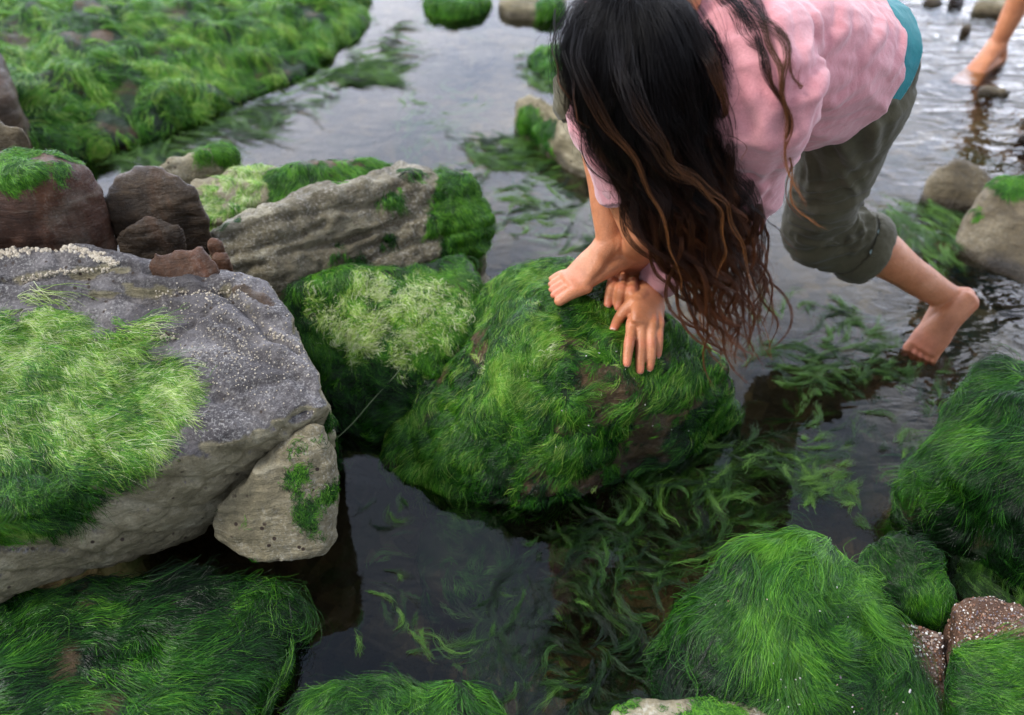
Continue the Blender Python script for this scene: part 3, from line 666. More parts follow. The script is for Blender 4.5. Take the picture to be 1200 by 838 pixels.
wat = link('water', sheet('water', axis_coords(-1.6, 2.3, .25, 40), axis_coords(.3, 4.3, .25, 60), lambda c: c[:, 0] * 0), t.m)
tag(wat, 'still dark tide pool water mirroring a pale overcast sky', 'water', kind='structure')

# ---- floating weed: short flat fronds lying in the surface
M_WEED = strand_material('floating_weed', [(0, (.002, .007, .002)), (.35, (.010, .038, .006)), (.6, (.040, .115, .014)), (.8, (.12, .25, .035)), (1, (.30, .42, .16))], .4, .15)
def pip(x, y, poly):
    ins = np.zeros(len(x), bool); n = len(poly)
    for i in range(n):
        x1, y1 = poly[i]; x2, y2 = poly[(i + 1) % n]
        if y1 == y2: continue
        cnd = ((y1 > y) != (y2 > y)) & (x < (x2 - x1) * (y - y1) / (y2 - y1) + x1); ins ^= cnd
    return ins
def weed(label, poly, n, flow, L=(.02, .06), wd=(.0025, .006), tint=.5, tsd=.2, z=(-.006, .003), swirl=1.0, clump=.5, seed=0, kids=3, centre=None):
    pw = np.array([tuple(P(x, y, 0))[:2] for x, y in poly]); lo, hi = pw.min(0), pw.max(0)
    pts = np.empty((0, 2)); k = 0
    while len(pts) < n and k < 60:
        q = RNG.uniform(lo, hi, (n * 2, 2)); q = q[pip(q[:, 0], q[:, 1], [tuple(a) for a in pw])]
        m = .5 + clump * 1.6 * fbm(np.c_[q * 9, np.full(len(q), seed * 3.1)], 3)
        q = q[RNG.random(len(q)) < np.clip(m, .02, 1)]; pts = np.concatenate([pts, q]); k += 1
    pts = pts[:n]
    pts = pts[:max(8, int(n * .62))]; N = len(pts); K = 12
    Ls = RNG.uniform(L[0], L[1], N) * RNG.uniform(.35, 1.3, N) * 1.5; zz = RNG.uniform(z[0], z[1], N)
    cur = np.c_[pts, zz]; bend = RNG.normal(0, .6, N); a0 = RNG.normal(0, .4, N); G = np.empty((N, K, 3)); D = np.empty((N, K, 3))
    if centre is not None: cw = np.array(tuple(P(*centre, 0))[:2])
    for k in range(K):
        sw = pnoise(np.c_[cur[:, :2] * 6, np.full(N, seed + 2.2)]) * swirl * 2.4 + .8 * pnoise(np.c_[cur[:, :2] * 30, np.full(N, seed + 7.2)])
        base = np.arctan2(cur[:, 1] - cw[1], cur[:, 0] - cw[0]) + .8 if centre is not None else math.atan2(flow[1], flow[0])
        ang = base + sw + a0 + bend * k / K * 1.1
        d = np.c_[np.cos(ang), np.sin(ang), np.zeros(N)]; G[:, k] = cur; D[:, k] = d
        cur = cur + d * (Ls / (K - 1))[:, None]
    per = 22; M = N * per; S = np.stack([-D[..., 1], D[..., 0], D[..., 2]], -1); u = np.linspace(0, 1, K)[None, :]
    wid = np.repeat(RNG.uniform(wd[0], wd[1], N) * .95, per)
    prof = .30 + .95 * u
    o1 = RNG.normal(0, 1, (M, 1)) * wid[:, None] * prof + RNG.uniform(.0005, .0035, (M, 1)) * np.sin(RNG.uniform(0, 6.28, (M, 1)) + u * RNG.uniform(4, 14, (M, 1)))
    o2 = np.abs(RNG.normal(0, .55, (M, 1))) * wid[:, None] * prof
    o3 = RNG.normal(0, .22, (M, 1)) * np.repeat(Ls, per)[:, None]
    pt = np.repeat(G, per, 0) + np.repeat(S, per, 0) * o1[..., None] + np.repeat(D, per, 0) * o3[..., None]
    pt[..., 2] += o2
    tn = np.clip(tint + np.repeat(1.25 * tsd * RNG.normal(size=N) + .25 * pnoise(np.c_[pts * 8, np.full(N, seed)]), per) + RNG.normal(0, .08, M), 0, .74)
    c0 = pt.reshape(-1, 3).mean(0); c0[2] = 0
    o = make_strands('floating_weed', pt - c0, RNG.uniform(.0002, .00045, M), tn, M_WEED); o.location = c0
    tag(o, label, 'seaweed', kind='stuff'); return o
weed('dark green weed swirling in the black pool at the bottom middle', [(610,640),(700,600),(760,620),(790,680),(760,740),(755,800),(720,838),(640,838),(560,800),(540,740)], 1000, (0,1), (.02,.06), (.0015,.004), .24, .16, (-.012,.001), 1.2, .35, 1, 3, (690,760))
weed('long green fronds streaming past the foot of the central rock', [(700,640),(760,560),(860,500),(920,480),(950,520),(960,570),(900,610),(820,660),(760,680)], 620, (.85,.6), (.02,.07), (.002,.006), .42, .15, (-.014,.001), .6, .6, 2, 3)
weed('scattered bits of green weed between the trailing foot and the right edge rock', [(930,460),(1000,430),(1080,420),(1110,440),(1080,520),(1045,590),(1000,640),(950,610),(930,560)], 250, (.6,.8), (.01,.04), (.002,.009), .60, .16, (-.006,.003), .9, .7, 3, 3)
weed('feathery green weed in the pool behind the hair tips', [(880,370),(960,355),(1030,330),(1060,380),(1040,420),(990,440),(920,450),(870,440)], 300, (.7,.5), (.02,.05), (.002,.006), .64, .2, (-.008,.004), .9, .8, 4, 3)
weed('bright green weed standing beside the grey boulders', [(1020,270),(1045,240),(1090,238),(1120,265),(1120,310),(1080,320),(1040,300)], 170, (.5,-.9), (.03,.07), (.004,.008), .66, .18, (-.006,.02), .5, .4, 5, 3)
weed('loose green weed drifting over the clear pool behind the central rock', [(500,200),(600,150),(700,200),(715,260),(700,300),(600,290),(570,280),(580,230)], 420, (.8,.3), (.02,.05), (.003,.007), .58, .2, (-.012,.003), .9, .8, 6, 3)
weed('bright clump of weed floating right of the ridge rock', [(535,170),(560,158),(600,160),(618,175),(600,198),(565,195)], 240, (.7,.2), (.02,.06), (.003,.007), .62, .18, (-.004,.012), 1.0, .4, 7, 3)
weed('yellow green weed drifting off the green bank at the top', [(380,90),(430,62),(470,70),(465,95),(410,104)], 240, (.9,.3), (.03,.07), (.003,.008), .66, .15, (-.006,.012), .7, .5, 8, 3)
weed('pale weed streaks in the middle of the pale pool at the top', [(455,150),(470,110),(520,100),(560,100),(575,150),(540,170),(480,190)], 130, (.2,.9), (.02,.06), (.003,.008), .78, .15, (-.02,.0), .9, .9, 9, 3)
weed('sparse flecks of weed on the still dark water below the shelf', [(412,560),(470,555),(490,620),(500,700),(600,720),(560,790),(420,780)], 60, (.8,-.5), (.012,.04), (.0015,.004), .55, .2, (-.004,.002), .8, .9, 10, 2)
weed('green weed fringe trailing in the water along the green bank', [(120,190),(230,150),(320,115),(400,75),(440,40),(470,30),(430,90),(340,135),(250,180),(180,205)], 620, (.8,-.3), (.04,.09), (.003,.008), .52, .2, (-.01,.015), .7, .7, 11, 3)
weed('green weed around the awash rock behind the hair', [(600,60),(640,90),(655,60),(700,100),(690,130),(640,110),(610,90)], 200, (.8,-.3), (.03,.07), (.003,.008), .55, .2, (-.01,.01), .7, .5, 12, 3)
weed('dark weed under the right edge rock beside the gritty corner rock', [(1110,640),(1160,650),(1230,690),(1230,730),(1180,700),(1130,690)], 160, (.4,-.9), (.03,.08), (.002,.005), .38, .2, (-.006,.004), .7, .5, 13, 3)


# ================================================================== PEOPLE
def cat_rom(pts, rad, sub):
    pts = [Vector(p) for p in pts]; rad = [r if hasattr(r, '__len__') else (r, r) for r in rad]
    P_ = [pts[0] * 2 - pts[1]] + pts + [pts[-1] * 2 - pts[-2]]; R_ = [rad[0]] + rad + [rad[-1]]
    op, orr = [], []
    for i in range(1, len(P_) - 2):
        for k in range(sub):
            t = k / sub; a, b, c, d = P_[i-1], P_[i], P_[i+1], P_[i+2]
            op.append(.5 * ((2*b) + (c - a)*t + (2*a - 5*b + 4*c - d)*t*t + (3*b - a - 3*c + d)*t**3))
            s = t * t * (3 - 2 * t); orr.append(tuple(R_[i][j] * (1 - s) + R_[i+1][j] * s for j in (0, 1)))
    op.append(pts[-1]); orr.append(tuple(rad[-1])); return op, orr
def tube(bm, pts, rad, side=(1, 0, 0), seg=32, sub=6, cap=.55, sup=2.0):
    p, r = cat_rom(pts, rad, sub); side = Vector(side); rings = []
    for i, q in enumerate(p):
        t = (p[min(i + 1, len(p) - 1)] - p[max(i - 1, 0)]).normalized()
        s = (side - t * side.dot(t)).normalized(); n = t.cross(s)
        ring = []
        for k in range(seg):
            a = 2 * math.pi * k / seg; ca, sa = math.cos(a), math.sin(a)
            ca = math.copysign(abs(ca) ** (2 / sup), ca); sa = math.copysign(abs(sa) ** (2 / sup), sa)
            ring.append(bm.verts.new(q + s * (ca * r[i][0]) + n * (sa * r[i][1])))
        rings.append(ring)
        side = s
    for a, b in zip(rings, rings[1:]):
        for k in range(seg): bm.faces.new((a[k], a[(k + 1) % seg], b[(k + 1) % seg], b[k]))
    for ring, q, o, rr in ((rings[0], p[0], p[0] - p[1], r[0]), (rings[-1], p[-1], p[-1] - p[-2], r[-1])):
        o = o.normalized() if o.length > 1e-9 else Vector((0, 0, 1)); m = min(rr)
        mid = [bm.verts.new(q + o * m * cap * .7 + (v.co - q) * .72) for v in ring]
        tip = bm.verts.new(q + o * m * cap)
        fl = ring is rings[0]
        for k in range(seg):
            k2 = (k + 1) % seg
            bm.faces.new((ring[k2], ring[k], mid[k], mid[k2]) if fl else (ring[k], ring[k2], mid[k2], mid[k]))
            bm.faces.new((mid[k2], mid[k], tip) if fl else (mid[k], mid[k2], tip))
def ball(bm, c, r, axes=None):
    m = bmesh.ops.create_uvsphere(bm, u_segments=20, v_segments=14, radius=1)
    A = axes or Matrix.Identity(3)
    for v in m['verts']: v.co = Vector(c) + A @ Vector((v.co.x * r[0], v.co.y * r[1], v.co.z * r[2]))
def to_mesh(bm, name='m'):
    bmesh.ops.recalc_face_normals(bm, faces=bm.faces); me = bpy.data.meshes.new(name); bm.to_mesh(me); bm.free(); return me
def cut(me, pt, nrm):
    bm = bmesh.new(); bm.from_mesh(me)
    bmesh.ops.bisect_plane(bm, geom=bm.verts[:] + bm.edges[:] + bm.faces[:], plane_co=Vector(pt), plane_no=Vector(nrm), clear_outer=True)
    bm.to_mesh(me); bm.free(); return me
def cut_near(me, pt, nrm, rad):
    """remove what lies beyond the plane, but only within rad of pt"""
    pt, nrm = Vector(pt), Vector(nrm).normalized(); bm = bmesh.new(); bm.from_mesh(me)
    g = [f for f in bm.faces if (f.calc_center_median() - pt).length < rad]
    vs = set(v for f in g for v in f.verts); es = set(e for f in g for e in f.edges)
    r = bmesh.ops.bisect_plane(bm, geom=list(vs) + list(es) + g, plane_co=pt, plane_no=nrm)
    d = [f for f in bm.faces if (f.calc_center_median() - pt).length < rad and (f.calc_center_median() - pt).dot(nrm) > 1e-5]
    bmesh.ops.delete(bm, geom=d, context='FACES'); bm.to_mesh(me); bm.free(); return me
def on_rock(px, py, up=.0):
    """the point at height up over the central rock that is seen at (px, py)"""
    x, y = px, py; q = None
    for _ in range(6):
        h, n = cast(rockC.bvh, x, y)
        if h is None: return q if q is not None else P(px, py, .26)
        q = h + n.lerp(Vector((0, 0, 1)), .5).normalized() * up; r = q - CAMLOC; dp = r.dot(FWD)
        x += px - (600 + FPX * r.dot(RGT) / dp); y += py - (419 - FPX * r.dot(UPV) / dp)
    return q

# ---- materials
t = NT('skin')
c = t.ramp(t.noise(14, 4, .6), [(.3, (.37, .135, .060)), (.55, (.49, .195, .090)), (.75, (.57, .255, .135))])
red = t.attr('flush'); c = t.mix(t.math('MULTIPLY', red, .6), c, (.58, .17, .10))
c = t.mix(.5, c, t.ramp(t.noise(55, 5, .7), [(.3, .78), (.7, 1.15)]), 'MULTIPLY'); c = t.mix(.4, c, t.ramp(t.noise(300, 3), [(.3, .75), (.7, 1.15)]), 'MULTIPLY')
b = t.bsdf(c, .42, .4, t.bump(t.math('ADD', t.vor(420), t.math('MULTIPLY', t.noise(70, 5), 1.5)), .3, .002))
b.inputs['Subsurface Weight'].default_value = .12; b.inputs['Subsurface Radius'].default_value = (.9, .35, .2); b.inputs['Subsurface Scale'].default_value = .006
M_SKIN = t.m
t = NT('fingernail'); t.bsdf((.62, .34, .27), .25, .5); M_NAIL = t.m
def cloth(name, c0, c1, scale=260, fuzz=.3, extra=None, rough=.9, mott=.5):
    t = NT(name)
    c = t.ramp(t.noise(11, 5, .65, .4), [(.3, c0), (.7, c1)])
    c = t.mix(mott, c, t.ramp(t.noise(scale, 4, .75), [(.3, .72), (.7, 1.22)]), 'MULTIPLY')
    if extra: c = extra(t, c)
    h = t.math('ADD', t.math('MULTIPLY', t.noise(38, 4, .6, 1.2), .9), t.math('MULTIPLY', t.noise(600, 2), .35))
    b = t.bsdf(c, rough, .2, t.bump(h, .5, .004)); b.inputs['Sheen Weight'].default_value = fuzz; b.inputs['Sheen Roughness'].default_value = .5
    return t.m
def washed(t, c):
    f = t.attr('fade'); return t.mix(f, c, (.37, .185, .205))
M_PINK = cloth('pink_fleece', (.46, .175, .195), (.61, .285, .30), 330, .35, washed)
M_CUFFK = cloth('mauve_knit', (.32, .17, .185), (.40, .23, .24), 420, .3)
M_OLIVE = cloth('olive_canvas', (.052, .046, .025), (.090, .081, .046), 520, .12, rough=.85)
M_TEAL = cloth('teal_jersey', (.004, .14, .16), (.01, .20, .22), 300, .15)
t = NT('dark_label'); t.bsdf(t.ramp(t.noise(240, 2), [(.4, (.012, .012, .03)), (.62, (.10, .06, .16)), (.75, (.35, .35, .38))]), .6, .3); M_LABEL = t.m
t = NT('button'); t.bsdf((.20, .27, .25), .3, .5); M_BUTTON = t.m

# ---- joints of the bending person (metres)
HIPC = Vector((.62, 1.77, .70)); SHC = Vector((.305, 1.545, .865))
AX = (SHC - HIPC).normalized()
LEFT = Vector((.577, -.81, -.104)); LEFT = (LEFT - AX * LEFT.dot(AX)).normalized()
BACK = LEFT.cross(AX); BACK = -BACK if BACK.z < 0 else BACK
HIP_L, HIP_R = HIPC + LEFT * .055 - AX * .02 - BACK * .02, HIPC - LEFT * .085 - AX * .0 - BACK * .02
KNEE_L = P(962, 262, .285); ANK_L = P(1112, 350, .095)
HEEL_L = P(1136, 356, .085); BALL_L = P(1085, 407, .005); TOE_L = P(1072, 424, -.02)
BALL_R = on_rock(675, 336, .010); HEEL_R = BALL_R + Vector((.148, .088, .012)); TOE_R = BALL_R + Vector((-.052, -.022, -.006))
ANK_R = HEEL_R + (BALL_R - HEEL_R) * .54 + Vector((-.002, .006, .074)); KNEE_R = Vector((.150, 1.75, .665))
SH_L, SH_R = SHC + LEFT * .15 - BACK * .01, SHC - LEFT * .15
ELB_L = P(868, 222, .575); WR_L = on_rock(764, 335, .034)
ELB_R = Vector((.156, 1.64, .658)); WR_R = Vector((.247, 1.585, .428))
HEAD = PD(766, 36, 1.52)
HD = Vector((-.50, -.30, -.62)).normalized()      # towards the crown
FACE = Vector((-.45, .25, -.50)); FACE = (FACE - HD * FACE.dot(HD)).normalized()
EAR = HD.cross(FACE)

def hand_joints(wrist, rows, tips, thumb, up):
    """rows: list of pixel triples per finger (mcp, pip, dip, tip) as (px,py,height over rock)"""
    return [[on_rock(*q) for q in f] for f in rows], [on_rock(*q) for q in thumb]
HL_F, HL_T = hand_joints(WR_L, [
    [(741,377,.021),(737,401,.017),(735.5,416,.011),(734.5,427,.007)],
    [(752,376,.023),(751,404,.018),(750.3,421,.011),(750,435,.007)],
    [(763,376,.022),(763,402,.017),(762,419,.011),(761,432,.007)],
    [(773,377,.019),(773,395,.015),(772,408,.010),(771,417,.007)]], None,
    [(746,352,.032),(733,364,.024),(724.5,375,.014),(719,386,.007)], None)
HR_F, HR_T = hand_joints(WR_R, [
    [(722,314,.050),(717,333,.034),(713.5,348,.018),(712,358,.008)],
    [(732,319,.052),(728,338,.036),(725.5,351,.019),(724,361,.008)],
    [(743,321,.052),(740,340,.036),(738.5,352,.019),(738,361,.008)],
    [(753,320,.048),(752,336,.032),(751.5,346,.018),(751,355,.008)]], None,
    [(762,296,.055),(769,306,.042),(772,317,.024),(773,328,.008)], None)

def build_hand(bm, elbow, wrist, fingers, thumb, wr=(.0285, .0205)):
    m1, m4 = fingers[0][0], fingers[3][0]; mid = (fingers[1][0] + fingers[2][0]) / 2
    across = (m4 - m1).normalized(); L = (mid - wrist)
    tube(bm, [wrist + (elbow - wrist).normalized() * .03, wrist, wrist + L * .45, mid - L * .05, mid + (fingers[1][1] - fingers[1][0]) * .30], [(wr[0] * 1.0, wr[1] * 1.1), wr, (.037, .020), (.0395, .0165), (.0365, .0105)], across, seg=36, sup=2.4)
    fr = [.0110, .0113, .0107, .0092]
    for f, r in zip(fingers, fr):
        root = wrist + (f[0] - wrist) * .55
        tube(bm, [root] + f[:1] + [f[0] * .5 + f[1] * .5, f[1], f[2], f[3]], [(r * .95, r * .8), (r * 1.08, r * 1.0), (r * .95, r * .95), (r * .99, r * .97), (r * .88, r * .84), (r * .76, r * .66)], across, seg=20, sub=3, cap=.9)
    root = wrist + (thumb[0] - wrist) * .3
    tube(bm, [root, thumb[0], thumb[1], thumb[2], thumb[3]], [(.016, .015), (.0165, .0145), (.0125, .012), (.0112, .0105), (.0085, .0075)], across, seg=20, sub=3, cap=.9)
    return across
def build_foot(bm, ankle, heel, ball, toe, side, medial, w=.040, big=1, sole=None, k_=1.0):
    """side: unit vector across the foot towards the big toe"""
    sole = sole or (ball - heel).cross(side).normalized()
    upv = -sole if sole.dot(ankle - ball) < 0 else sole
    inst = ball * .5 + ankle * .5
    tube(bm, [heel + upv * .026, heel * .6 + ball * .4 + upv * .030, ball * .86 + heel * .14 + upv * .021, ball + (toe - ball) * .3 + upv * .016], [(.028, .030), (.030, .031), (w * .95, .021), (w * .92, .014)], side, seg=36, sub=5)
    tube(bm, [ankle, ankle * .7 + ball * .3 + upv * .004, ankle * .40 + ball * .60 + upv * .012, ball + upv * .022], [(.034 * k_, .031 * k_), (.031 * k_, .027 * k_), (.032, .020 * k_), (.034, .012)], side, seg=36, sub=4)
    tube(bm, [ankle, ankle * .4 + heel * .6 + upv * .014, heel + upv * .026], [(.031, .030), (.029, .028), (.028, .028)], side, seg=36, sub=4)
    d = (toe - ball)
    for k, (o, ln, r) in enumerate(((.027, 1.0, .0125), (.008, .98, .0085), (-.007, .88, .0080), (-.021, .75, .0075), (-.034, .58, .0072))):
        b0 = ball + side * o * 1.0 - d * .15 + upv * .013; tp = ball + side * o * 1.12 + d * ln
        tube(bm, [b0, b0 * .45 + tp * .55 + upv * .008, tp + upv * .007], [(r, r * .95), (r * .98, r * .9), (r * .9, r * .78)], side, seg=20, sub=4, cap=.9)
    ball_ = ball
def leg_tube(bm, hip, knee, ankle, side, s=1.0, heelward=None):
    d = (ankle - knee); calf = heelward.normalized() if heelward is not None else Vector((0, 0, 0))
    tube(bm, [hip, hip * .5 + knee * .5, knee], [(.078 * s, .078 * s), (.062 * s, .062 * s), (.044 * s, .046 * s)], side, seg=36, sub=5)
    tube(bm, [knee, knee + d * .22 + calf * .012, knee + d * .40 + calf * .012, knee + d * .70 + calf * .004, ankle - d * .05, ankle], [(.045 * s, .046 * s), (.051 * s, .052 * s), (.050 * s, .053 * s), (.036 * s, .040 * s), (.029 * s, .034 * s), (.031 * s, .034 * s)], side, seg=36, sub=5)

bm = bmesh.new()
# torso and neck, under the clothes
tube(bm, [HIPC - AX * .07, HIPC + AX * .02, HIPC + AX * .17, SHC - AX * .08, SHC + AX * .01], [(.100, .085), (.112, .095), (.10, .08), (.13, .085), (.10, .06)], LEFT, seg=36, sub=5)
tube(bm, [SHC, SHC * .5 + HEAD * .5, HEAD], [(.055, .055), (.046, .048), (.05, .05)], LEFT, seg=36)
# head: skull, jaw, nose, brow, ears
Hx = Matrix((EAR, FACE, HD)).transposed()
ball(bm, HEAD + HD * .03 - FACE * .005, (.072, .090, .085), Hx)
ball(bm, HEAD - HD * .045 + FACE * .030, (.052, .058, .065), Hx)
tube(bm, [HEAD + FACE * .078 + HD * .012, HEAD + FACE * .098 - HD * .022, HEAD + FACE * .088 - HD * .032], [.008, .012, .010], EAR, seg=20)
tube(bm, [HEAD + FACE * .080 - HD * .058 - EAR * .02, HEAD + FACE * .088 - HD * .058, HEAD + FACE * .080 - HD * .058 + EAR * .02], [.005, .008, .005], HD, seg=10)
for s in (-1, 1):
    ball(bm, HEAD + EAR * s * .074 - FACE * .008 - HD * .008, (.008, .020, .031), Hx)
    ball(bm, HEAD + EAR * s * .030 + FACE * .076 + HD * .008, (.014, .012, .011), Hx)
# arms and hands
LA, RA = (ELB_L - SH_L), (ELB_R - SH_R)
tube(bm, [SH_L - LA * .0, SH_L + LA * .5, ELB_L], [.046, .040, .036], (0, 1, 0)); tube(bm, [SH_R, SH_R + RA * .5, ELB_R], [.046, .040, .036], (0, 1, 0))
tube(bm, [ELB_L, ELB_L * .6 + WR_L * .4, WR_L], [(.036, .036), (.038, .035), (.0295, .0215)], (HL_F[3][0] - HL_F[0][0]), sub=5)
tube(bm, [ELB_R, ELB_R * .6 + WR_R * .4, WR_R], [(.036, .036), (.038, .035), (.0300, .0240)], (HR_F[3][0] - HR_F[0][0]), sub=5)
ac_l = build_hand(bm, ELB_L, WR_L, HL_F, HL_T); ac_r = build_hand(bm, ELB_R, WR_R, HR_F, HR_T, (.029, .023))
# legs and feet
leg_tube(bm, HIP_L, KNEE_L, ANK_L, LEFT, 1.0, Vector((.1, 0, .2)))
leg_tube(bm, HIP_R, KNEE_R, ANK_R, LEFT, .84, Vector((.6, .4, 0)))
solL = (BALL_L - HEEL_L); sideL = Vector((-.72, .55, -.12)); sideL = (sideL - solL.normalized() * sideL.dot(solL.normalized())).normalized()
build_foot(bm, ANK_L, HEEL_L, BALL_L, TOE_L, sideL, None, .044)
nR = Vector((0, 0, 1)); sideR = nR.cross(HEEL_R - BALL_R).normalized()
if sideR.y > 0: sideR = -sideR
build_foot(bm, ANK_R, HEEL_R, BALL_R, TOE_R, sideR, None, .037, k_=.84)
body_me = evaluated(to_mesh(bm), [VOX(.0022), SMO(10, .5)])
co, no = verts(body_me), vnorm(body_me)
fl = np.zeros(len(co))
for q, r in [(f[i], .014) for h in (HL_F, HR_F) for f in h for i in (1, 3)] + [(HL_F[i][0], .013) for i in range(4)] + [(HL_T[3], .016), (HR_T[3], .016), (HEEL_L, .05), (BALL_L, .05), (TOE_L, .05), (TOE_R, .04), (BALL_R, .04), (HEEL_R, .04), (ANK_L, .03)]:
    fl = np.maximum(fl, 1 - sstep(.3, 1.3, np.linalg.norm(co - np.array(q), axis=1) / r))
setattr_f(body_me, 'flush', fl); smooth_shade(body_me)
# small creases over the knuckles
d = np.zeros(len(co))
for h in (HL_F, HR_F):
    for f in h:
        for i, amp in ((1, .0007), (2, .0005)):
            ax = np.array((f[i] - f[i - 1]).normalized()); rel = co - np.array(f[i]); al = rel @ ax; rr = np.linalg.norm(rel, axis=1)
            d -= amp * np.exp(-(rr / .010) ** 2) * (np.cos(al / .0022 * 2.2) > .55)
setverts(body_me, co + no * d[:, None])
person = link('person', body_me, M_SKIN); recentre(person, (HIPC.x, HIPC.y, 0))
tag(person, 'barefoot person in pink sweater and rolled olive trousers bending over the central rock', 'person')

def nail(pt, prev, across, w, l, flip=1):
    d = (pt - prev).normalized(); a = (across - d * across.dot(d)).normalized(); n = d.cross(a); n = n if n.dot(CAMLOC - pt) > 0 else -n
    V, F = [], []; NU, NV = 7, 6
    for i in range(NU):
        for j in range(NV):
            u = i / (NU - 1) * 2 - 1; v = j / (NV - 1) * 2 - 1
            ww = w * (1 - .28 * max(0, abs(v) - .3) ** 1.5)
            V.append(pt + d * (v * l + .0005) + a * (u * ww) + n * (math.sqrt(max(0, 1 - (u * .8) ** 2)) * w * .95 + .0002 - .0016 * max(0, v)))
    for i in range(NU - 1):
        for j in range(NV - 1): F.append((i * NV + j, i * NV + j + 1, (i + 1) * NV + j + 1, (i + 1) * NV + j))
    me = evaluated(mesh_from(V, F), [('SOLIDIFY', dict(thickness=.0012, offset=-1)), ('SUBSURF', dict(levels=1))]); smooth_shade(me); link('fingernail', me, M_NAIL, person)
for h, tb_, ac in ((HL_F, HL_T, ac_l), (HR_F, HR_T, ac_r)):
    for f, w in zip(h, (.0052, .0055, .0052, .0043)): nail(f[3] - (f[3] - f[2]).normalized() * .0005, f[2], ac, w, .0055)
    nail(tb_[3], tb_[2], ac, .006, .0065)

# ---- clothes
def folds(me, lines, px=True, base_bvh=None):
    bv = base_bvh or bvh_of(me); co, no = verts(me), vnorm(me); d = np.zeros(len(co))
    for (pl, amp, wd) in lines:
        pts = []
        for (x, y) in pl:
            h, _ = cast(bv, x, y)
            if h is not None: pts.append(np.array(h))
        if len(pts) < 2: continue
        dm = np.full(len(co), 9.); tt = np.zeros(len(co)); acc = 0
        for a, b in zip(pts, pts[1:]):
            ab = b - a; L2 = ab @ ab; u = np.clip(((co - a) @ ab) / L2, 0, 1)
            dd = np.linalg.norm(co - (a + u[:, None] * ab), axis=1); m = dd < dm; dm[m] = dd[m]; tt[m] = ((acc + u) / (len(pts) - 1))[m]; acc += 1
        x = dm / wd
        d += amp * (np.exp(-x * x) - .45 * np.exp(-((x - 1.5) ** 2) * 1.5)) * np.sin(np.pi * np.clip(tt * .86 + .07, 0, 1)) ** .6
    setverts(me, co + no * d[:, None])
def garment(bm, vox, sm, wr=(), thick=.003, cuts=(), lines=(), fns=()):
    me = evaluated(to_mesh(bm), [VOX(vox), SMO(sm)])
    folds(me, lines)
    for fn in fns:
        co, no = verts(me), vnorm(me); setverts(me, co + no * fn(co)[:, None])
    co, no = verts(me), vnorm(me)
    for fq, a in wr: 
        f = np.asarray(fq); me_d = a * (ridged(co * f + 3.1, 2) - 1.0); setverts(me, verts(me) + no * me_d[:, None])
    for c in cuts: cut_near(me, *c)
    me = evaluated(me, [SMO(2, .4), ('SOLIDIFY', dict(thickness=thick, offset=-1))]); smooth_shade(me); return me

# trousers: seat, thighs, rolled at the knee
SH = (ANK_L - KNEE_L).normalized(); CUFF_L = KNEE_L + SH * .135
SHR = (ANK_R - KNEE_R).normalized(); CUFF_R = KNEE_R + SHR * .05
bm = bmesh.new()
tube(bm, [HIPC + AX * .10, HIPC + AX * .02, HIPC - AX * .07 + BACK * .01, HIPC - AX * .12 + BACK * .02], [(.120, .105), (.130, .122), (.124, .118), (.085, .08)], LEFT, seg=28, sub=5)
tube(bm, [HIP_L + AX * .0, HIP_L * .55 + KNEE_L * .45 + Vector((-.005, -.012, 0)), KNEE_L + Vector((-.012, -.008, -.008)), KNEE_L + SH * .07 + Vector((.002, .001, -.002)), CUFF_L + SH * .02], [(.098, .108), (.081, .088), (.074, .076), (.077, .077), (.068, .070)], LEFT, seg=24, sub=6)
tube(bm, [HIP_R, HIP_R * .5 + KNEE_R * .5, KNEE_R, CUFF_R + SHR * .02], [(.10, .10), (.085, .085), (.066, .068), (.058, .06)], LEFT, seg=20, sub=5)
tl = [([(935,215),(960,222),(990,215),(1012,205)],0.0102,.009), ([(925,238),(960,247),(1000,238),(1018,228)],0.0119,.010), ([(925,258),(960,268),(1000,258),(1022,248)],0.0102,.009), ([(935,280),(965,288),(1000,282),(1020,268)],0.0102,.008),
      ([(930,228),(955,236),(985,232)],-0.0068,.006), ([(985,200),(1000,222),(1014,248)],0.0085,.009), ([(965,130),(985,165),(1000,195)],0.0102,.014), ([(1010,120),(1025,150),(1022,185)],0.0102,.014), ([(945,175),(950,200),(948,230)],0.0085,.012), ([(1000,300),(1010,280),(1012,262)],0.0085,.008),
      ([(950,150),(1000,138),(1045,112)],0.0068,.010), ([(985,112),(1020,125),(1050,118)],0.0068,.009)]
def knee_folds(co):
    rel = co - np.array(KNEE_L + SH * .03); ax = (np.array((KNEE_L - HIP_L).normalized()) * .55 + np.array(SH) * .45); ax /= np.linalg.norm(ax)
    al = rel @ ax; r = np.linalg.norm(rel, axis=1); q = np.c_[al * 26, (rel - al[:, None] * ax) * 6]
    n = 1 - 2.2 * np.abs(pnoise(np.c_[q[:, 0], q[:, 1], q[:, 2] + q[:, 3]] + 4.4))
    return .013 * (n - .45) * (1 - sstep(.07, .17, r))
tr_me = garment(bm, .0042, 4, [((14,14,14), .0024), ((34,34,34), .0009)], .003, [(CUFF_L, SH, .12), (CUFF_R, SHR, .10)], tl, [knee_folds])
trousers = link('trousers', tr_me, M_OLIVE, person)
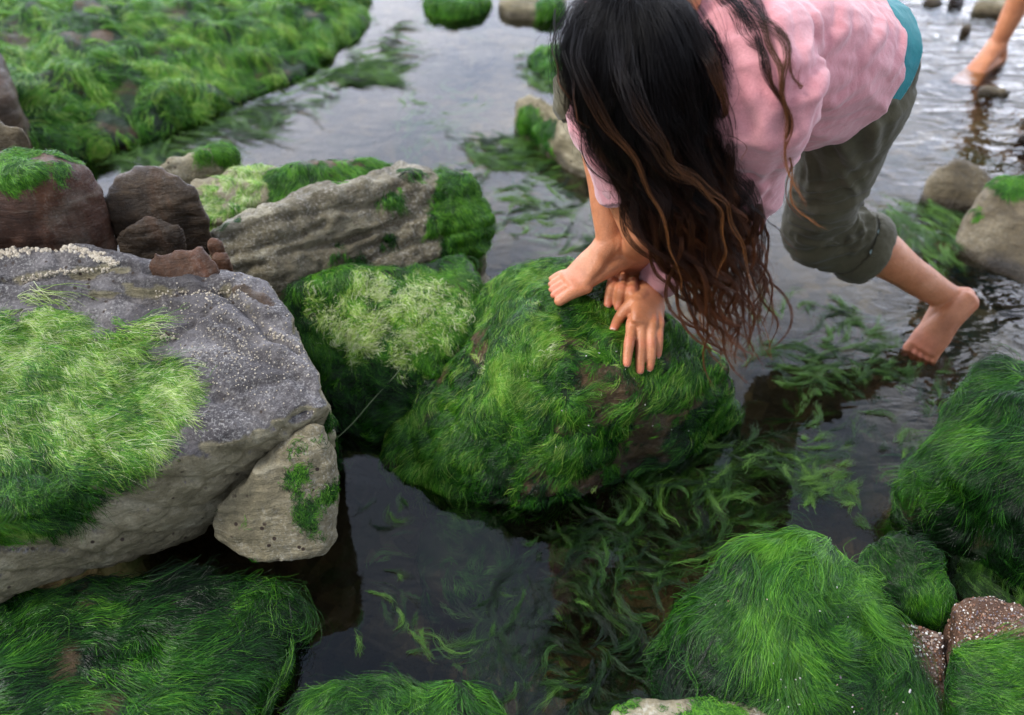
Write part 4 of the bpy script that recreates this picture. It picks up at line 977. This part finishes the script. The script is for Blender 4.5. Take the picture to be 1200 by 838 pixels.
def band(center, ax, ra, rb, side, w, th, name, mat, parent, bulge=.004, wob=.002, tilt=0, seed=0):
    ax = ax.normalized(); s = (Vector(side) - ax * Vector(side).dot(ax)).normalized(); n = ax.cross(s); V, F = [], []; NS, NW = 64, 12
    prof = [(-w / 2, 0), (-w / 2 - .002, th * .5), (-w / 2, th), (-w / 4, th + bulge), (0, th + bulge * 1.2), (w / 4, th + bulge), (w / 2, th), (w / 2 + .002, th * .5), (w / 2, 0), (0, -.001)]
    for i in range(NS):
        a = 2 * math.pi * i / NS; wv = wob * math.sin(a * 3 + seed) + wob * .6 * math.sin(a * 7 + seed * 2)
        for (u, o) in prof: V.append(Vector(center) + ax * (u + wv + tilt * math.cos(a)) + (s * math.cos(a)) * (ra + o + wv * .5) + (n * math.sin(a)) * (rb + o + wv * .5))
    K = len(prof)
    for i in range(NS):
        for k in range(K): F.append((i * K + k, i * K + (k + 1) % K, ((i + 1) % NS) * K + (k + 1) % K, ((i + 1) % NS) * K + k))
    me = evaluated(mesh_from(V, F), [('SUBSURF', dict(levels=2))]); co, no = verts(me), vnorm(me)
    setverts(me, co + no * (.0014 * fbm(co * 60 + seed, 2))[:, None]); smooth_shade(me); return link(name, me, mat, parent)
cuffL = band(CUFF_L - SH * .012, SH, .0735, .0755, LEFT, .046, .006, 'rolled_cuff', M_OLIVE, trousers, seed=1)
band(CUFF_R - SHR * .012, SHR, .056, .058, LEFT, .034, .004, 'rolled_cuff', M_OLIVE, trousers, seed=2)
cb = bvh_of(tr_me)
def disc_on(px, py, r, name, mat, parent, bv):
    h, n = cast(bv, px, py)
    if h is None: return
    bm = bmesh.new(); q = n.to_track_quat('Z', 'Y').to_matrix()
    for (r0, z0, r1, z1) in ((r, .0, r, .0018), (r, .0018, r * .72, .0024), (r * .72, .0024, r * .62, .0014), (r * .62, .0014, .0001, .0014)):
        A = [bm.verts.new(h + q @ Vector((r0 * math.cos(k * .3927), r0 * math.sin(k * .3927), z0))) for k in range(16)]
        B = [bm.verts.new(h + q @ Vector((r1 * math.cos(k * .3927), r1 * math.sin(k * .3927), z1))) for k in range(16)]
        for k in range(16): bm.faces.new((A[k], A[(k + 1) % 16], B[(k + 1) % 16], B[k]))
    bmesh.ops.remove_doubles(bm, verts=bm.verts, dist=1e-6); me = to_mesh(bm); smooth_shade(me); link(name, me, mat, parent)
cfb = BVHTree.FromPolygons([cuffL.matrix_world @ v.co for v in cuffL.data.vertices], [p.vertices for p in cuffL.data.polygons]) if False else bvh_of(cuffL.data)
disc_on(1033, 272, .0085, 'button', M_BUTTON, trousers, cfb); disc_on(1024, 296, .0085, 'button', M_BUTTON, trousers, cfb)

# teal undershirt showing below the sweater
bm = bmesh.new()
tube(bm, [HIPC + AX * .10, HIPC + AX * .05 + BACK * .0, HIPC - AX * .0 + BACK * .004, HIPC - AX * .10 + BACK * .006], [(.110, .100), (.125, .118), (.136, .134), (.137, .137)], LEFT, seg=28, sub=6)
HEMT = HIPC - AX * .026
under_me = garment(bm, .005, 3, [((12,12,12), .002)], .002, [(HEMT, (-AX - BACK * .40).normalized() * 1.0, .5)] if False else [(HEMT, (-AX - BACK * .24).normalized(), .6)])
undershirt = link('undershirt', under_me, M_TEAL, person)

# pink sweater with sleeves
HEMP = HIPC + AX * .035
bm = bmesh.new()
tube(bm, [HIPC - AX * .10, HIPC + AX * .0 - BACK * .004, HIPC + AX * .06 - BACK * .004, HIPC + AX * .20, SHC - AX * .07, SHC + AX * .02], [(.142, .142), (.144, .146), (.152, .152), (.160, .142), (.170, .125), (.11, .085)], LEFT, seg=32, sub=6)
tube(bm, [SHC - AX * .0, SHC * .55 + HEAD * .45], [(.075, .07), (.060, .06)], LEFT, seg=20)
SLV_L = WR_L + (ELB_L - WR_L) * .06; SLV_R = WR_R + (ELB_R - WR_R) * .40
tube(bm, [SHC + LEFT * .06 - AX * .03, SH_L + LA * .1, SH_L + LA * .55, ELB_L + LA.normalized() * .018, ELB_L * .60 + WR_L * .40, SLV_L + (ELB_L - WR_L) * .10, SLV_L], [(.105, .115), (.092, .098), (.074, .080), (.064, .066), (.052, .052), (.042, .040), (.037, .034)], (0, 1, 0), seg=24, sub=6)
tube(bm, [SHC - LEFT * .06 - AX * .03, SH_R + RA * .1, SH_R + RA * .55, ELB_R, ELB_R * .8 + WR_R * .2, SLV_R], [(.105, .11), (.09, .09), (.07, .07), (.055, .055), (.048, .048), (.044, .043)], (0, 1, 0), seg=22, sub=6)
sl = [([(905,0),(920,60),(900,140),(880,200)],0.0070,.014), ([(945,10),(960,50),(955,110),(935,160)],0.0078,.016), ([(985,0),(985,40),(960,100)],0.0063,.014), ([(1025,0),(1035,30),(1010,70)],0.0063,.014),
      ([(880,100),(895,150),(890,210)],0.0063,.012), ([(915,110),(905,170),(890,225)],0.0063,.011), ([(860,225),(880,236),(895,222)],0.0063,.010), ([(1060,20),(1060,50),(1045,85)],0.0070,.012), ([(925,80),(960,70),(1000,72)],0.0047,.008), ([(935,150),(975,120),(1010,95)],0.0055,.012),
      ([(870,60),(900,90),(930,100)],0.0047,.012), ([(820,262),(800,285),(785,305)],0.0031,.008), ([(840,240),(820,280),(800,315)],0.0031,.008), ([(705,180),(722,188),(740,185)],0.0031,.006), ([(702,200),(720,208),(742,205)],0.0031,.006), ([(708,220),(725,226),(745,222)],0.0024,.006)]
B3 = np.array([list(AX), list(LEFT), list(BACK)])
def drape(co):
    q = (co - np.array(SHC)) @ B3.T; f = .25 * np.c_[pnoise(q * 5), pnoise(q * 5 + 7), pnoise(q * 5 + 13)] * .25
    a = 1 - 2.1 * np.abs(pnoise((q + f) * np.array([3.2, 10, 10]) + 2.7)); b = 1 - 2.1 * np.abs(pnoise((q + f) * np.array([7, 21, 21]) + 8.1))
    k = sstep(-.02, .10, q[:, 0] * -1 + .05)
    return .0085 * (np.sign(a) * np.abs(a) ** 1.3 - .2) + .0032 * b
sw_me = garment(bm, .0048, 4, [((7,7,7), .002), ((40,40,40), .0009)], .004, [(HEMP, (-AX - BACK * .10).normalized(), .30), (SLV_L, (WR_L - ELB_L), .07), (SLV_R, (WR_R - ELB_R), .07)], sl, [drape])
co = verts(sw_me); fd = np.maximum(1 - sstep(.03, .26, np.linalg.norm(co - np.array(WR_L), axis=1)), 1 - sstep(.05, .26, np.linalg.norm(co - np.array(WR_R), axis=1)))
setattr_f(sw_me, 'fade', fd * .85)
sweater = link('sweater', sw_me, M_PINK, person)
band(SLV_L + (ELB_L - WR_L).normalized() * .012, ELB_L - WR_L, .036, .033, HL_F[3][0] - HL_F[0][0], .040, .0015, 'sleeve_cuff', M_CUFFK, sweater, .0015, .0012, seed=3)
band(SLV_R + (ELB_R - WR_R).normalized() * .016, ELB_R - WR_R, .0435, .042, HR_F[3][0] - HR_F[0][0], .042, .0015, 'sleeve_cuff', M_CUFFK, sweater, .0015, .0012, seed=4)
# small woven label sewn on the undershirt hem
ub = bvh_of(under_me); h, n = cast(ub, 1024, 103)
if h is not None:
    pts = []
    for x, y in ((1014,107),(1035,103),(1034,99),(1013,103)):
        q, m = cast(ub, x, y); pts.append((q if q is not None else P(x, y, h.z)) + n * .002)
    me = evaluated(mesh_from(pts, [(0, 1, 2, 3)]), [('SOLIDIFY', dict(thickness=.0012))]); link('label', me, M_LABEL, undershirt)

# ---- hair
t = NT('dark_curly_hair')
hi = t.n('ShaderNodeHairInfo')
c = t.ramp(hi.outputs['Intercept'], [(0, (.0022, .0019, .0023)), (.36, (.0045, .003, .003)), (.52, (.018, .007, .005)), (.72, (.065, .022, .009)), (1, (.155, .048, .016))])
c = t.mix(t.attr('tint'), c, t.ramp(hi.outputs['Intercept'], [(0, (.004, .003, .003)), (.22, (.012, .006, .005)), (.42, (.11, .042, .014)), (1, (.33, .125, .036))]))
t.bsdf(c, .38, .17); M_HAIR = t.m
t = NT('scalp_hair'); c = t.ramp(t.noise(90, 4, .6, 0, t.stretch((1, 6, 1))), [(.3, (.003, .0025, .003)), (.7, (.006, .005, .005))]); t.bsdf(c, .7, .1); M_SCALP = t.m
bm = bmesh.new(); ball(bm, HEAD + HD * .022 - FACE * .012, (.078, .090, .084), Hx)
hv = to_mesh(bm); smooth_shade(hv); hair = link('hair', hv, M_SCALP, person)

HC = HEAD + HD * .02; HR = .100
FALL0 = Vector((.10, -.10, -1)).normalized()
TIPC = P(872, 405, .26)
def hair_guides(n, seed):
    rng = np.random.default_rng(seed); G = []
    FD = (TIPC - HC).normalized()
    while len(G) < n:
        v = Vector(rng.normal(size=3)).normalized()
        if v.dot(FACE) > .45 and v.dot(HD) < .35: continue
        if v.dot(HD) < -.62: continue
        root = HC + v * HR
        D = (FALL0 * .55 + FD * .45).normalized(); perp = v - D * v.dot(D)
        if perp.length < .05: continue
        perp.normalize()
        a0 = math.acos(max(-1, min(1, -v.dot(D))))            # 0 on top .. pi at bottom
        pts = [root]; puff = rng.uniform(1.04, 1.56 if perp.x > -.3 else 1.30)
        a = a0
        while a < 1.45:
            a += .3; k = min(1, (a - a0) / 1.0); rr = HR * (1 + (puff - 1) * k)
            pts.append(HC + (perp * math.sin(min(a, 1.55)) - D * math.cos(min(a, 1.55))) * rr)
        start = pts[-1]
        ln = .34 + .50 * rng.random() if rng.random() < .70 else rng.uniform(.72, 1.10); spread = rng.uniform(.10, .48)
        off = Vector((perp.x * .13, perp.y * .12, 0)) * spread + Vector((rng.normal(0, .012), rng.normal(0, .012), 0))
        endp = TIPC + off + (HC - TIPC) * (1 - ln)
        L0 = (endp - start).length
        c1 = start + (D * .6 + FD * .4).normalized() * L0 * .32 + perp * .012 - Vector((min(perp.x, 0) * -.02, 0, 0)); c2 = endp - FD * L0 * .30 + Vector((0, 0, L0 * .03)) + off * .7
        for k in range(1, 11):
            u = k / 10; b0, b1, b2, b3 = (1-u)**3, 3*u*(1-u)**2, 3*u*u*(1-u), u**3
            pts.append(start * b0 + c1 * b1 + c2 * b2 + endp * b3)
        G.append(pts)
    return G
def resample(pts, K):
    p = np.array([tuple(q) for q in pts]); s = np.r_[0, np.cumsum(np.linalg.norm(np.diff(p, axis=0), axis=1))]; u = np.linspace(0, s[-1], K)
    o = np.stack([np.interp(u, s, p[:, i]) for i in range(3)], 1)
    for _ in range(3): o[1:-1] = .25 * o[:-2] + .5 * o[1:-1] + .25 * o[2:]
    return o, s[-1]
def hair_strands(guides, per, K=76, wamp=(.006, .020), wl=(.12, .28), lock=.0095, seed=0, gold=.05, rad=.00019, frizz=.0022):
    rng = np.random.default_rng(seed); out, rads, tints = [], [], []
    for g in guides:
        c, L = resample(g, K); T = np.gradient(c, axis=0); T /= np.linalg.norm(T, axis=1)[:, None]
        A = np.cross(T, [.3, .9, .2]); A /= np.linalg.norm(A, axis=1)[:, None]; B = np.cross(T, A)
        u = np.linspace(0, 1, K); s = u * L; w = rng.uniform(*wl); am = min(rng.uniform(*wamp), .085 * w); ph = rng.uniform(0, 6.28); rt = rng.choice([-1, 1])
        env = (.25 + .75 * sstep(.05, .42, u)) * sstep(0, .12, u) * (1 + .3 * u)
        ph2 = ph + .8 * np.sin(s * 9 + ph)
        cen = c + A * (am * env * np.sin(2 * np.pi * s / w + ph2))[:, None] + B * (am * .8 * env * rt * np.cos(2 * np.pi * s / w + ph2))[:, None]
        M = per; r = lock * np.sqrt(rng.random(M)) * rng.uniform(.6, 1.2); th = rng.uniform(0, 6.28, M)
        wide = (2.1 - 1.68 * sstep(.15, .62, u)) * (1 - .70 * sstep(.62, 1, u)) * (1 + .12 * np.sin(s * 34 + ph))
        fz = rng.normal(0, 1, (M, 2)) * (rng.random((M, 1)) ** 2) * frizz
        fp = rng.uniform(0, 6.28, M); fw = rng.uniform(.04, .09, M)
        ca = (r * np.cos(th))[:, None] * wide[None] + fz[:, :1] * np.sin(2 * np.pi * s[None] / fw[:, None] + fp[:, None]) * u[None] * 2.2
        cbb = (r * np.sin(th))[:, None] * wide[None] + fz[:, 1:] * np.cos(2 * np.pi * s[None] / fw[:, None] + fp[:, None]) * u[None] * 2.2
        pts = cen[None] + A[None] * ca[..., None] + B[None] * cbb[..., None]
        cl = rng.uniform(.80, 1.0, M)                          # uneven ends
        idx = u[None] * cl[:, None] * (K - 1); i0 = np.clip(np.floor(idx).astype(int), 0, K - 2); f = (idx - i0)[..., None]
        ar = np.arange(M)[:, None]; pts = pts[ar, i0] * (1 - f) + pts[ar, i0 + 1] * f
        out.append(pts); rads.append(np.full(M, rad) * rng.uniform(.7, 1.3, M)); tints.append(np.clip((rng.random() < gold) * rng.uniform(.45, 1.0) + rng.normal(0, .06, M), 0, 1))
    return np.concatenate(out), np.concatenate(rads), np.concatenate(tints)
g_main = hair_guides(300, 5)
h1 = hair_strands(g_main, 64, seed=1)
h5 = hair_strands(hair_guides(420, 9), 5, wamp=(.008, .022), wl=(.12, .3), lock=.020, frizz=.010, seed=6, rad=.00016)
# single wandering locks: over the shoulder, the golden lock down the middle, wisps at the left
swb = bvh_of(sw_me)
def px_lock(pts, dep):
    o = []; last = dep
    for (x, y) in pts:
        h, _ = cast(swb, x, y); d = ((h - CAMLOC).dot(FWD) - .012) if h is not None else last + .01
        last = min(d, dep + .25) ; o.append(PD(x, y, last))
    return o
locks = [px_lock(p, 1.5) for p in ([(850,-25),(880,0),(900,40),(915,90),(922,140),(925,190),(928,235),(945,262),(975,270)], [(845,-20),(870,10),(893,60),(912,110),(923,150),(921,200),(930,250),(938,262)],
    [(860,-20),(890,5),(918,45),(930,80),(942,110),(938,75)], [(840,-10),(868,20),(880,50),(905,85),(918,120),(926,160),(924,205)], [(850,-5),(885,25),(912,32),(922,62),(918,110),(921,165),(925,215),(940,235),(948,248)])]
hs2 = hair_strands(locks, 44, K=44, wamp=(.002, .006), wl=(.08, .14), lock=.0055, seed=2, gold=.4, frizz=.003)
gold = [[PD(x, y, d) for x, y, d in L_] for L_ in ([(735,60,1.40),(738,105,1.37),(752,135,1.37),(768,165,1.39),(780,190,1.42),(810,210,1.46),(835,222,1.5),(852,240,1.54),(862,270,1.6),(880,320,1.66),(888,370,1.72)],
    [(715,40,1.41),(722,90,1.38),(742,130,1.37),(765,158,1.38),(778,180,1.41),(800,205,1.45),(830,226,1.5),(846,250,1.54),(850,290,1.6),(842,330,1.66)], [(680,30,1.45),(672,70,1.42),(690,110,1.41),(715,150,1.42),(745,190,1.45),(770,240,1.5),(790,300,1.56),(800,350,1.64)])]
hs3 = hair_strands(gold, 13, K=44, wamp=(.002, .005), wl=(.10, .16), lock=.011, seed=3, gold=1.0, frizz=.002)
wisps = [[PD(x, y, d) for x, y, d in L_] for L_ in ([(660,60,1.44),(672,100,1.43),(676,130,1.43),(674,142,1.43),(690,152,1.44)], [(830,150,1.52),(860,162,1.5),(876,172,1.5),(868,192,1.5)], [(845,70,1.5),(868,95,1.49),(882,80,1.49),(880,66,1.49),(868,72,1.49),(866,88,1.49),(850,100,1.5)],
    [(860,300,1.66),(880,350,1.7),(896,380,1.75),(905,425,1.78)], [(880,240,1.6),(905,262,1.62),(925,285,1.64),(935,300,1.66)], [(800,330,1.68),(812,370,1.72),(838,392,1.75),(842,415,1.78)], [(650,10,1.46),(648,60,1.45),(655,95,1.45),(668,120,1.45)], [(860,290,1.62),(885,330,1.66),(905,365,1.7),(918,392,1.73)])]
hs4 = hair_strands(wisps, 7, K=30, wamp=(.001, .003), wl=(.05, .1), lock=.0016, seed=4, gold=.4, frizz=.001, rad=.0002)
def padk(h, K=76):
    p, r, t_ = h
    if p.shape[1] == K: return h
    u = np.linspace(0, p.shape[1] - 1, K); i0 = np.clip(u.astype(int), 0, p.shape[1] - 2); f = (u - i0)[None, :, None]
    return p[:, i0] * (1 - f) + p[:, i0 + 1] * f, r, t_
allh = [padk(h) for h in (h1, hs2, hs3, hs4, h5)]
so_ = make_strands('hair_strands', np.concatenate([a[0] for a in allh]), np.concatenate([a[1] for a in allh]), np.concatenate([a[2] for a in allh]), M_HAIR, None)
so_.parent = hair; so_.matrix_parent_inverse = (person.matrix_basis @ hair.matrix_parent_inverse @ hair.matrix_basis).inverted()
tag(so_, kind='stuff')

# ---- the second person, mostly out of the picture, wading at the top right
A2 = P(1166, 62, .03); foot_dir = Vector((-.75, -.62, 0)).normalized(); side2 = Vector((foot_dir.y, -foot_dir.x, 0))
lean = Vector((.10, -.02, 1)).normalized()
bm = bmesh.new(); J = {}
for nm, off in (('a', Vector((0, 0, 0))), ('b', Vector((.30, .16, 0)))):
    an = A2 + off + Vector((0, 0, .035)); kn = an + lean * .38; hp = A2 + Vector((.15, .08, 0)) + (Vector((-.09, -.04, 0)) if nm == 'a' else Vector((.09, .04, 0))) + Vector((.06, 0, .82))
    leg_tube(bm, hp, kn, an, side2, .98, -foot_dir)
    hl = an - foot_dir * .045 + Vector((0, 0, -.095)); bl = an + foot_dir * .12 + Vector((0, 0, -.10)); tp = an + foot_dir * .175 + Vector((0, 0, -.105))
    build_foot(bm, an, hl, bl, tp, side2 * (1 if nm == 'a' else -1), None, .042); J[nm] = (hp, kn, an)
H2 = (J['a'][0] + J['b'][0]) / 2; C2 = H2 + Vector((.05, -.02, .48))
tube(bm, [H2 - Vector((0, 0, .03)), H2 + Vector((.02, -.01, .2)), C2], [(.14, .10), (.12, .09), (.15, .085)], (.9, .45, 0), seg=24)
tube(bm, [C2, C2 + Vector((.01, -.02, .12))], [.055, .05], (1, 0, 0)); hd2 = C2 + Vector((.01, -.05, .22))
ball(bm, hd2, (.075, .09, .11)); ball(bm, hd2 + Vector((-.06, -.07, -.03)), (.014, .016, .02))
ac2 = Vector((.9, .45, 0)).normalized()
for s in (-1, 1):
    s0 = C2 + ac2 * s * .16; el = s0 + ac2 * s * .05 + Vector((0, 0, -.28)); w2 = el + foot_dir * .06 + Vector((0, 0, -.23))
    tube(bm, [s0, el, w2], [.045, .036, .024], (0, 1, 0)); tube(bm, [w2, w2 + Vector((0, 0, -.09))], [(.028, .013), (.034, .012)], foot_dir)
    for k in range(4):
        r0 = w2 + Vector((0, 0, -.085)) + foot_dir * (k - 1.5) * .018; tube(bm, [r0, r0 + Vector((0, 0, -.04)), r0 + foot_dir * -.008 + Vector((0, 0, -.075))], [.0085, .0078, .006], foot_dir, seg=10, cap=.9)
    r0 = w2 + Vector((0, 0, -.03)) + foot_dir * .02; tube(bm, [r0, r0 + foot_dir * .03 + Vector((0, 0, -.03)), r0 + foot_dir * .035 + Vector((0, 0, -.06))], [.012, .010, .007], ac2, seg=10, cap=.9)
me = evaluated(to_mesh(bm), [VOX(.005), SMO(3)]); setattr_f(me, 'flush', np.zeros(len(me.vertices))); smooth_shade(me)
per2 = link('person', me, M_SKIN); recentre(per2, (A2.x, A2.y, 0)); tag(per2, 'barefoot person wading at the top right, only a lower leg in view', 'person')
bm = bmesh.new()
tube(bm, [H2 + Vector((0, 0, .12)), H2, H2 - Vector((0, 0, .10))], [(.155, .115), (.16, .125), (.13, .10)], (.9, .45, 0), seg=24)
for nm in 'ab':
    hp, kn, an = J[nm]; tube(bm, [hp, hp * .4 + kn * .6], [(.10, .10), (.09, .09)], side2, cap=.1)
me = evaluated(to_mesh(bm), [VOX(.008), SMO(3)]); smooth_shade(me); link('shorts', me, M_OLIVE, per2)
bm = bmesh.new(); tube(bm, [H2 + Vector((0, 0, .03)), H2 + Vector((.02, -.01, .2)), C2 - Vector((0, 0, .02)), C2 + Vector((0, 0, .03))], [(.165, .125), (.145, .11), (.175, .105), (.10, .075)], (.9, .45, 0), seg=24)
for s in (-1, 1):
    s0 = C2 + ac2 * s * .15; tube(bm, [s0 - ac2 * s * .03, s0 + ac2 * s * .05 + Vector((0, 0, -.14))], [.07, .058], (0, 1, 0))
me = evaluated(to_mesh(bm), [VOX(.008), SMO(3)]); smooth_shade(me); link('shirt', me, M_TEAL, per2)
bm = bmesh.new(); ball(bm, hd2 + Vector((.012, .018, .022)), (.086, .095, .105)); me = to_mesh(bm); smooth_shade(me); link('hair', me, M_SCALP, per2)

# ================================================================== LIGHT, SKY, CAMERA
w = bpy.data.worlds.new('World'); SC.world = w; w.use_nodes = True
nt = w.node_tree; nt.nodes.clear()
out = nt.nodes.new('ShaderNodeOutputWorld'); bg = nt.nodes.new('ShaderNodeBackground'); sky = nt.nodes.new('ShaderNodeTexSky')
SUN_EL, SUN_AZ = math.radians(50), math.radians(-104)       # azimuth from +Y towards +X
sky.sky_type = 'NISHITA'; sky.sun_disc = False; sky.sun_elevation = SUN_EL; sky.sun_rotation = SUN_AZ
sky.air_density = 1.0; sky.dust_density = 2.5
tc = nt.nodes.new('ShaderNodeTexCoord'); mp = nt.nodes.new('ShaderNodeMapping'); mp.inputs['Scale'].default_value = (1.6, 1.6, 3.2)
nt.links.new(tc.outputs['Generated'], mp.inputs['Vector'])
nz = nt.nodes.new('ShaderNodeTexNoise'); nz.inputs['Scale'].default_value = 2.3; nz.inputs['Detail'].default_value = 6; nz.inputs['Roughness'].default_value = .55; nz.inputs['Distortion'].default_value = .4
nt.links.new(mp.outputs[0], nz.inputs['Vector'])
cr = nt.nodes.new('ShaderNodeValToRGB'); cr.color_ramp.elements[0].position = .32; cr.color_ramp.elements[1].position = .68
cr.color_ramp.elements[0].color = (5.6, 7.0, 9.4, 1); cr.color_ramp.elements[1].color = (17.5, 17.0, 17.0, 1)
nt.links.new(nz.outputs['Fac'], cr.inputs['Fac'])
sxz = nt.nodes.new('ShaderNodeSeparateXYZ'); nt.links.new(tc.outputs['Generated'], sxz.inputs[0])
gr = nt.nodes.new('ShaderNodeValToRGB'); nt.links.new(sxz.outputs[2], gr.inputs['Fac'])      # overcast: paler towards the horizon
e = gr.color_ramp.elements; e[0].position = 0; e[0].color = (3.2, 3.3, 3.6, 1); e[1].position = 1; e[1].color = (.80, .86, .95, 1)
q = e.new(.54); q.color = (3.2, 3.3, 3.6, 1); q = e.new(.66); q.color = (1.3, 1.38, 1.5, 1); q = e.new(.76); q.color = (.62, .70, .82, 1)
ml = nt.nodes.new('ShaderNodeMix'); ml.data_type = 'RGBA'; ml.blend_type = 'MULTIPLY'; ml.inputs['Factor'].default_value = 1
mr = nt.nodes.new('ShaderNodeMapRange'); mr.inputs[1].default_value = -.15; mr.inputs[2].default_value = .55; nt.links.new(sxz.outputs[1], mr.inputs[0])
g2 = nt.nodes.new('ShaderNodeMix'); g2.data_type = 'RGBA'; g2.inputs['A'].default_value = (.50, .53, .58, 1)      # low sky brightened only ahead (+Y), added for the water's reflections
nt.links.new(mr.outputs[0], g2.inputs['Factor']); nt.links.new(gr.outputs[0], g2.inputs['B'])
nt.links.new(cr.outputs[0], ml.inputs['A']); nt.links.new(g2.outputs['Result'], ml.inputs['B'])
mx = nt.nodes.new('ShaderNodeMix'); mx.data_type = 'RGBA'; mx.inputs['Factor'].default_value = .88
nt.links.new(sky.outputs[0], mx.inputs['A']); nt.links.new(ml.outputs['Result'], mx.inputs['B'])
bg.inputs['Strength'].default_value = .06
nt.links.new(mx.outputs['Result'], bg.inputs['Color']); nt.links.new(bg.outputs[0], out.inputs['Surface'])

sl = bpy.data.lights.new('sun', 'SUN'); sl.energy = 1.5; sl.angle = math.radians(13); sl.color = (1, .96, .90)
so = bpy.data.objects.new('sun', sl); COL.objects.link(so)
sd = Vector((math.sin(SUN_AZ) * math.cos(SUN_EL), math.cos(SUN_AZ) * math.cos(SUN_EL), math.sin(SUN_EL)))
so.rotation_euler = (-sd).to_track_quat('-Z', 'Y').to_euler()

cam = bpy.data.cameras.new('camera'); co_ = bpy.data.objects.new('camera', cam); COL.objects.link(co_); SC.camera = co_
cam.sensor_width = 36; cam.lens = 35.0; cam.clip_start = .05; cam.clip_end = 300
co_.location = CAMLOC; co_.rotation_euler = (math.pi / 2 - PITCH, 0, 0)
cam.dof.use_dof = True; cam.dof.focus_distance = 1.72; cam.dof.aperture_fstop = 2.4
SC.view_settings.view_transform = 'Standard'; SC.view_settings.look = 'None'
SC.view_settings.exposure = 1.25; SC.view_settings.gamma = 1
SC.cycles.max_bounces = 8; SC.cycles.transparent_max_bounces = 12
SC.cycles.use_denoising = True
SC.cycles_curves.shape = 'RIBBONS'; SC.cycles_curves.subdivisions = 2
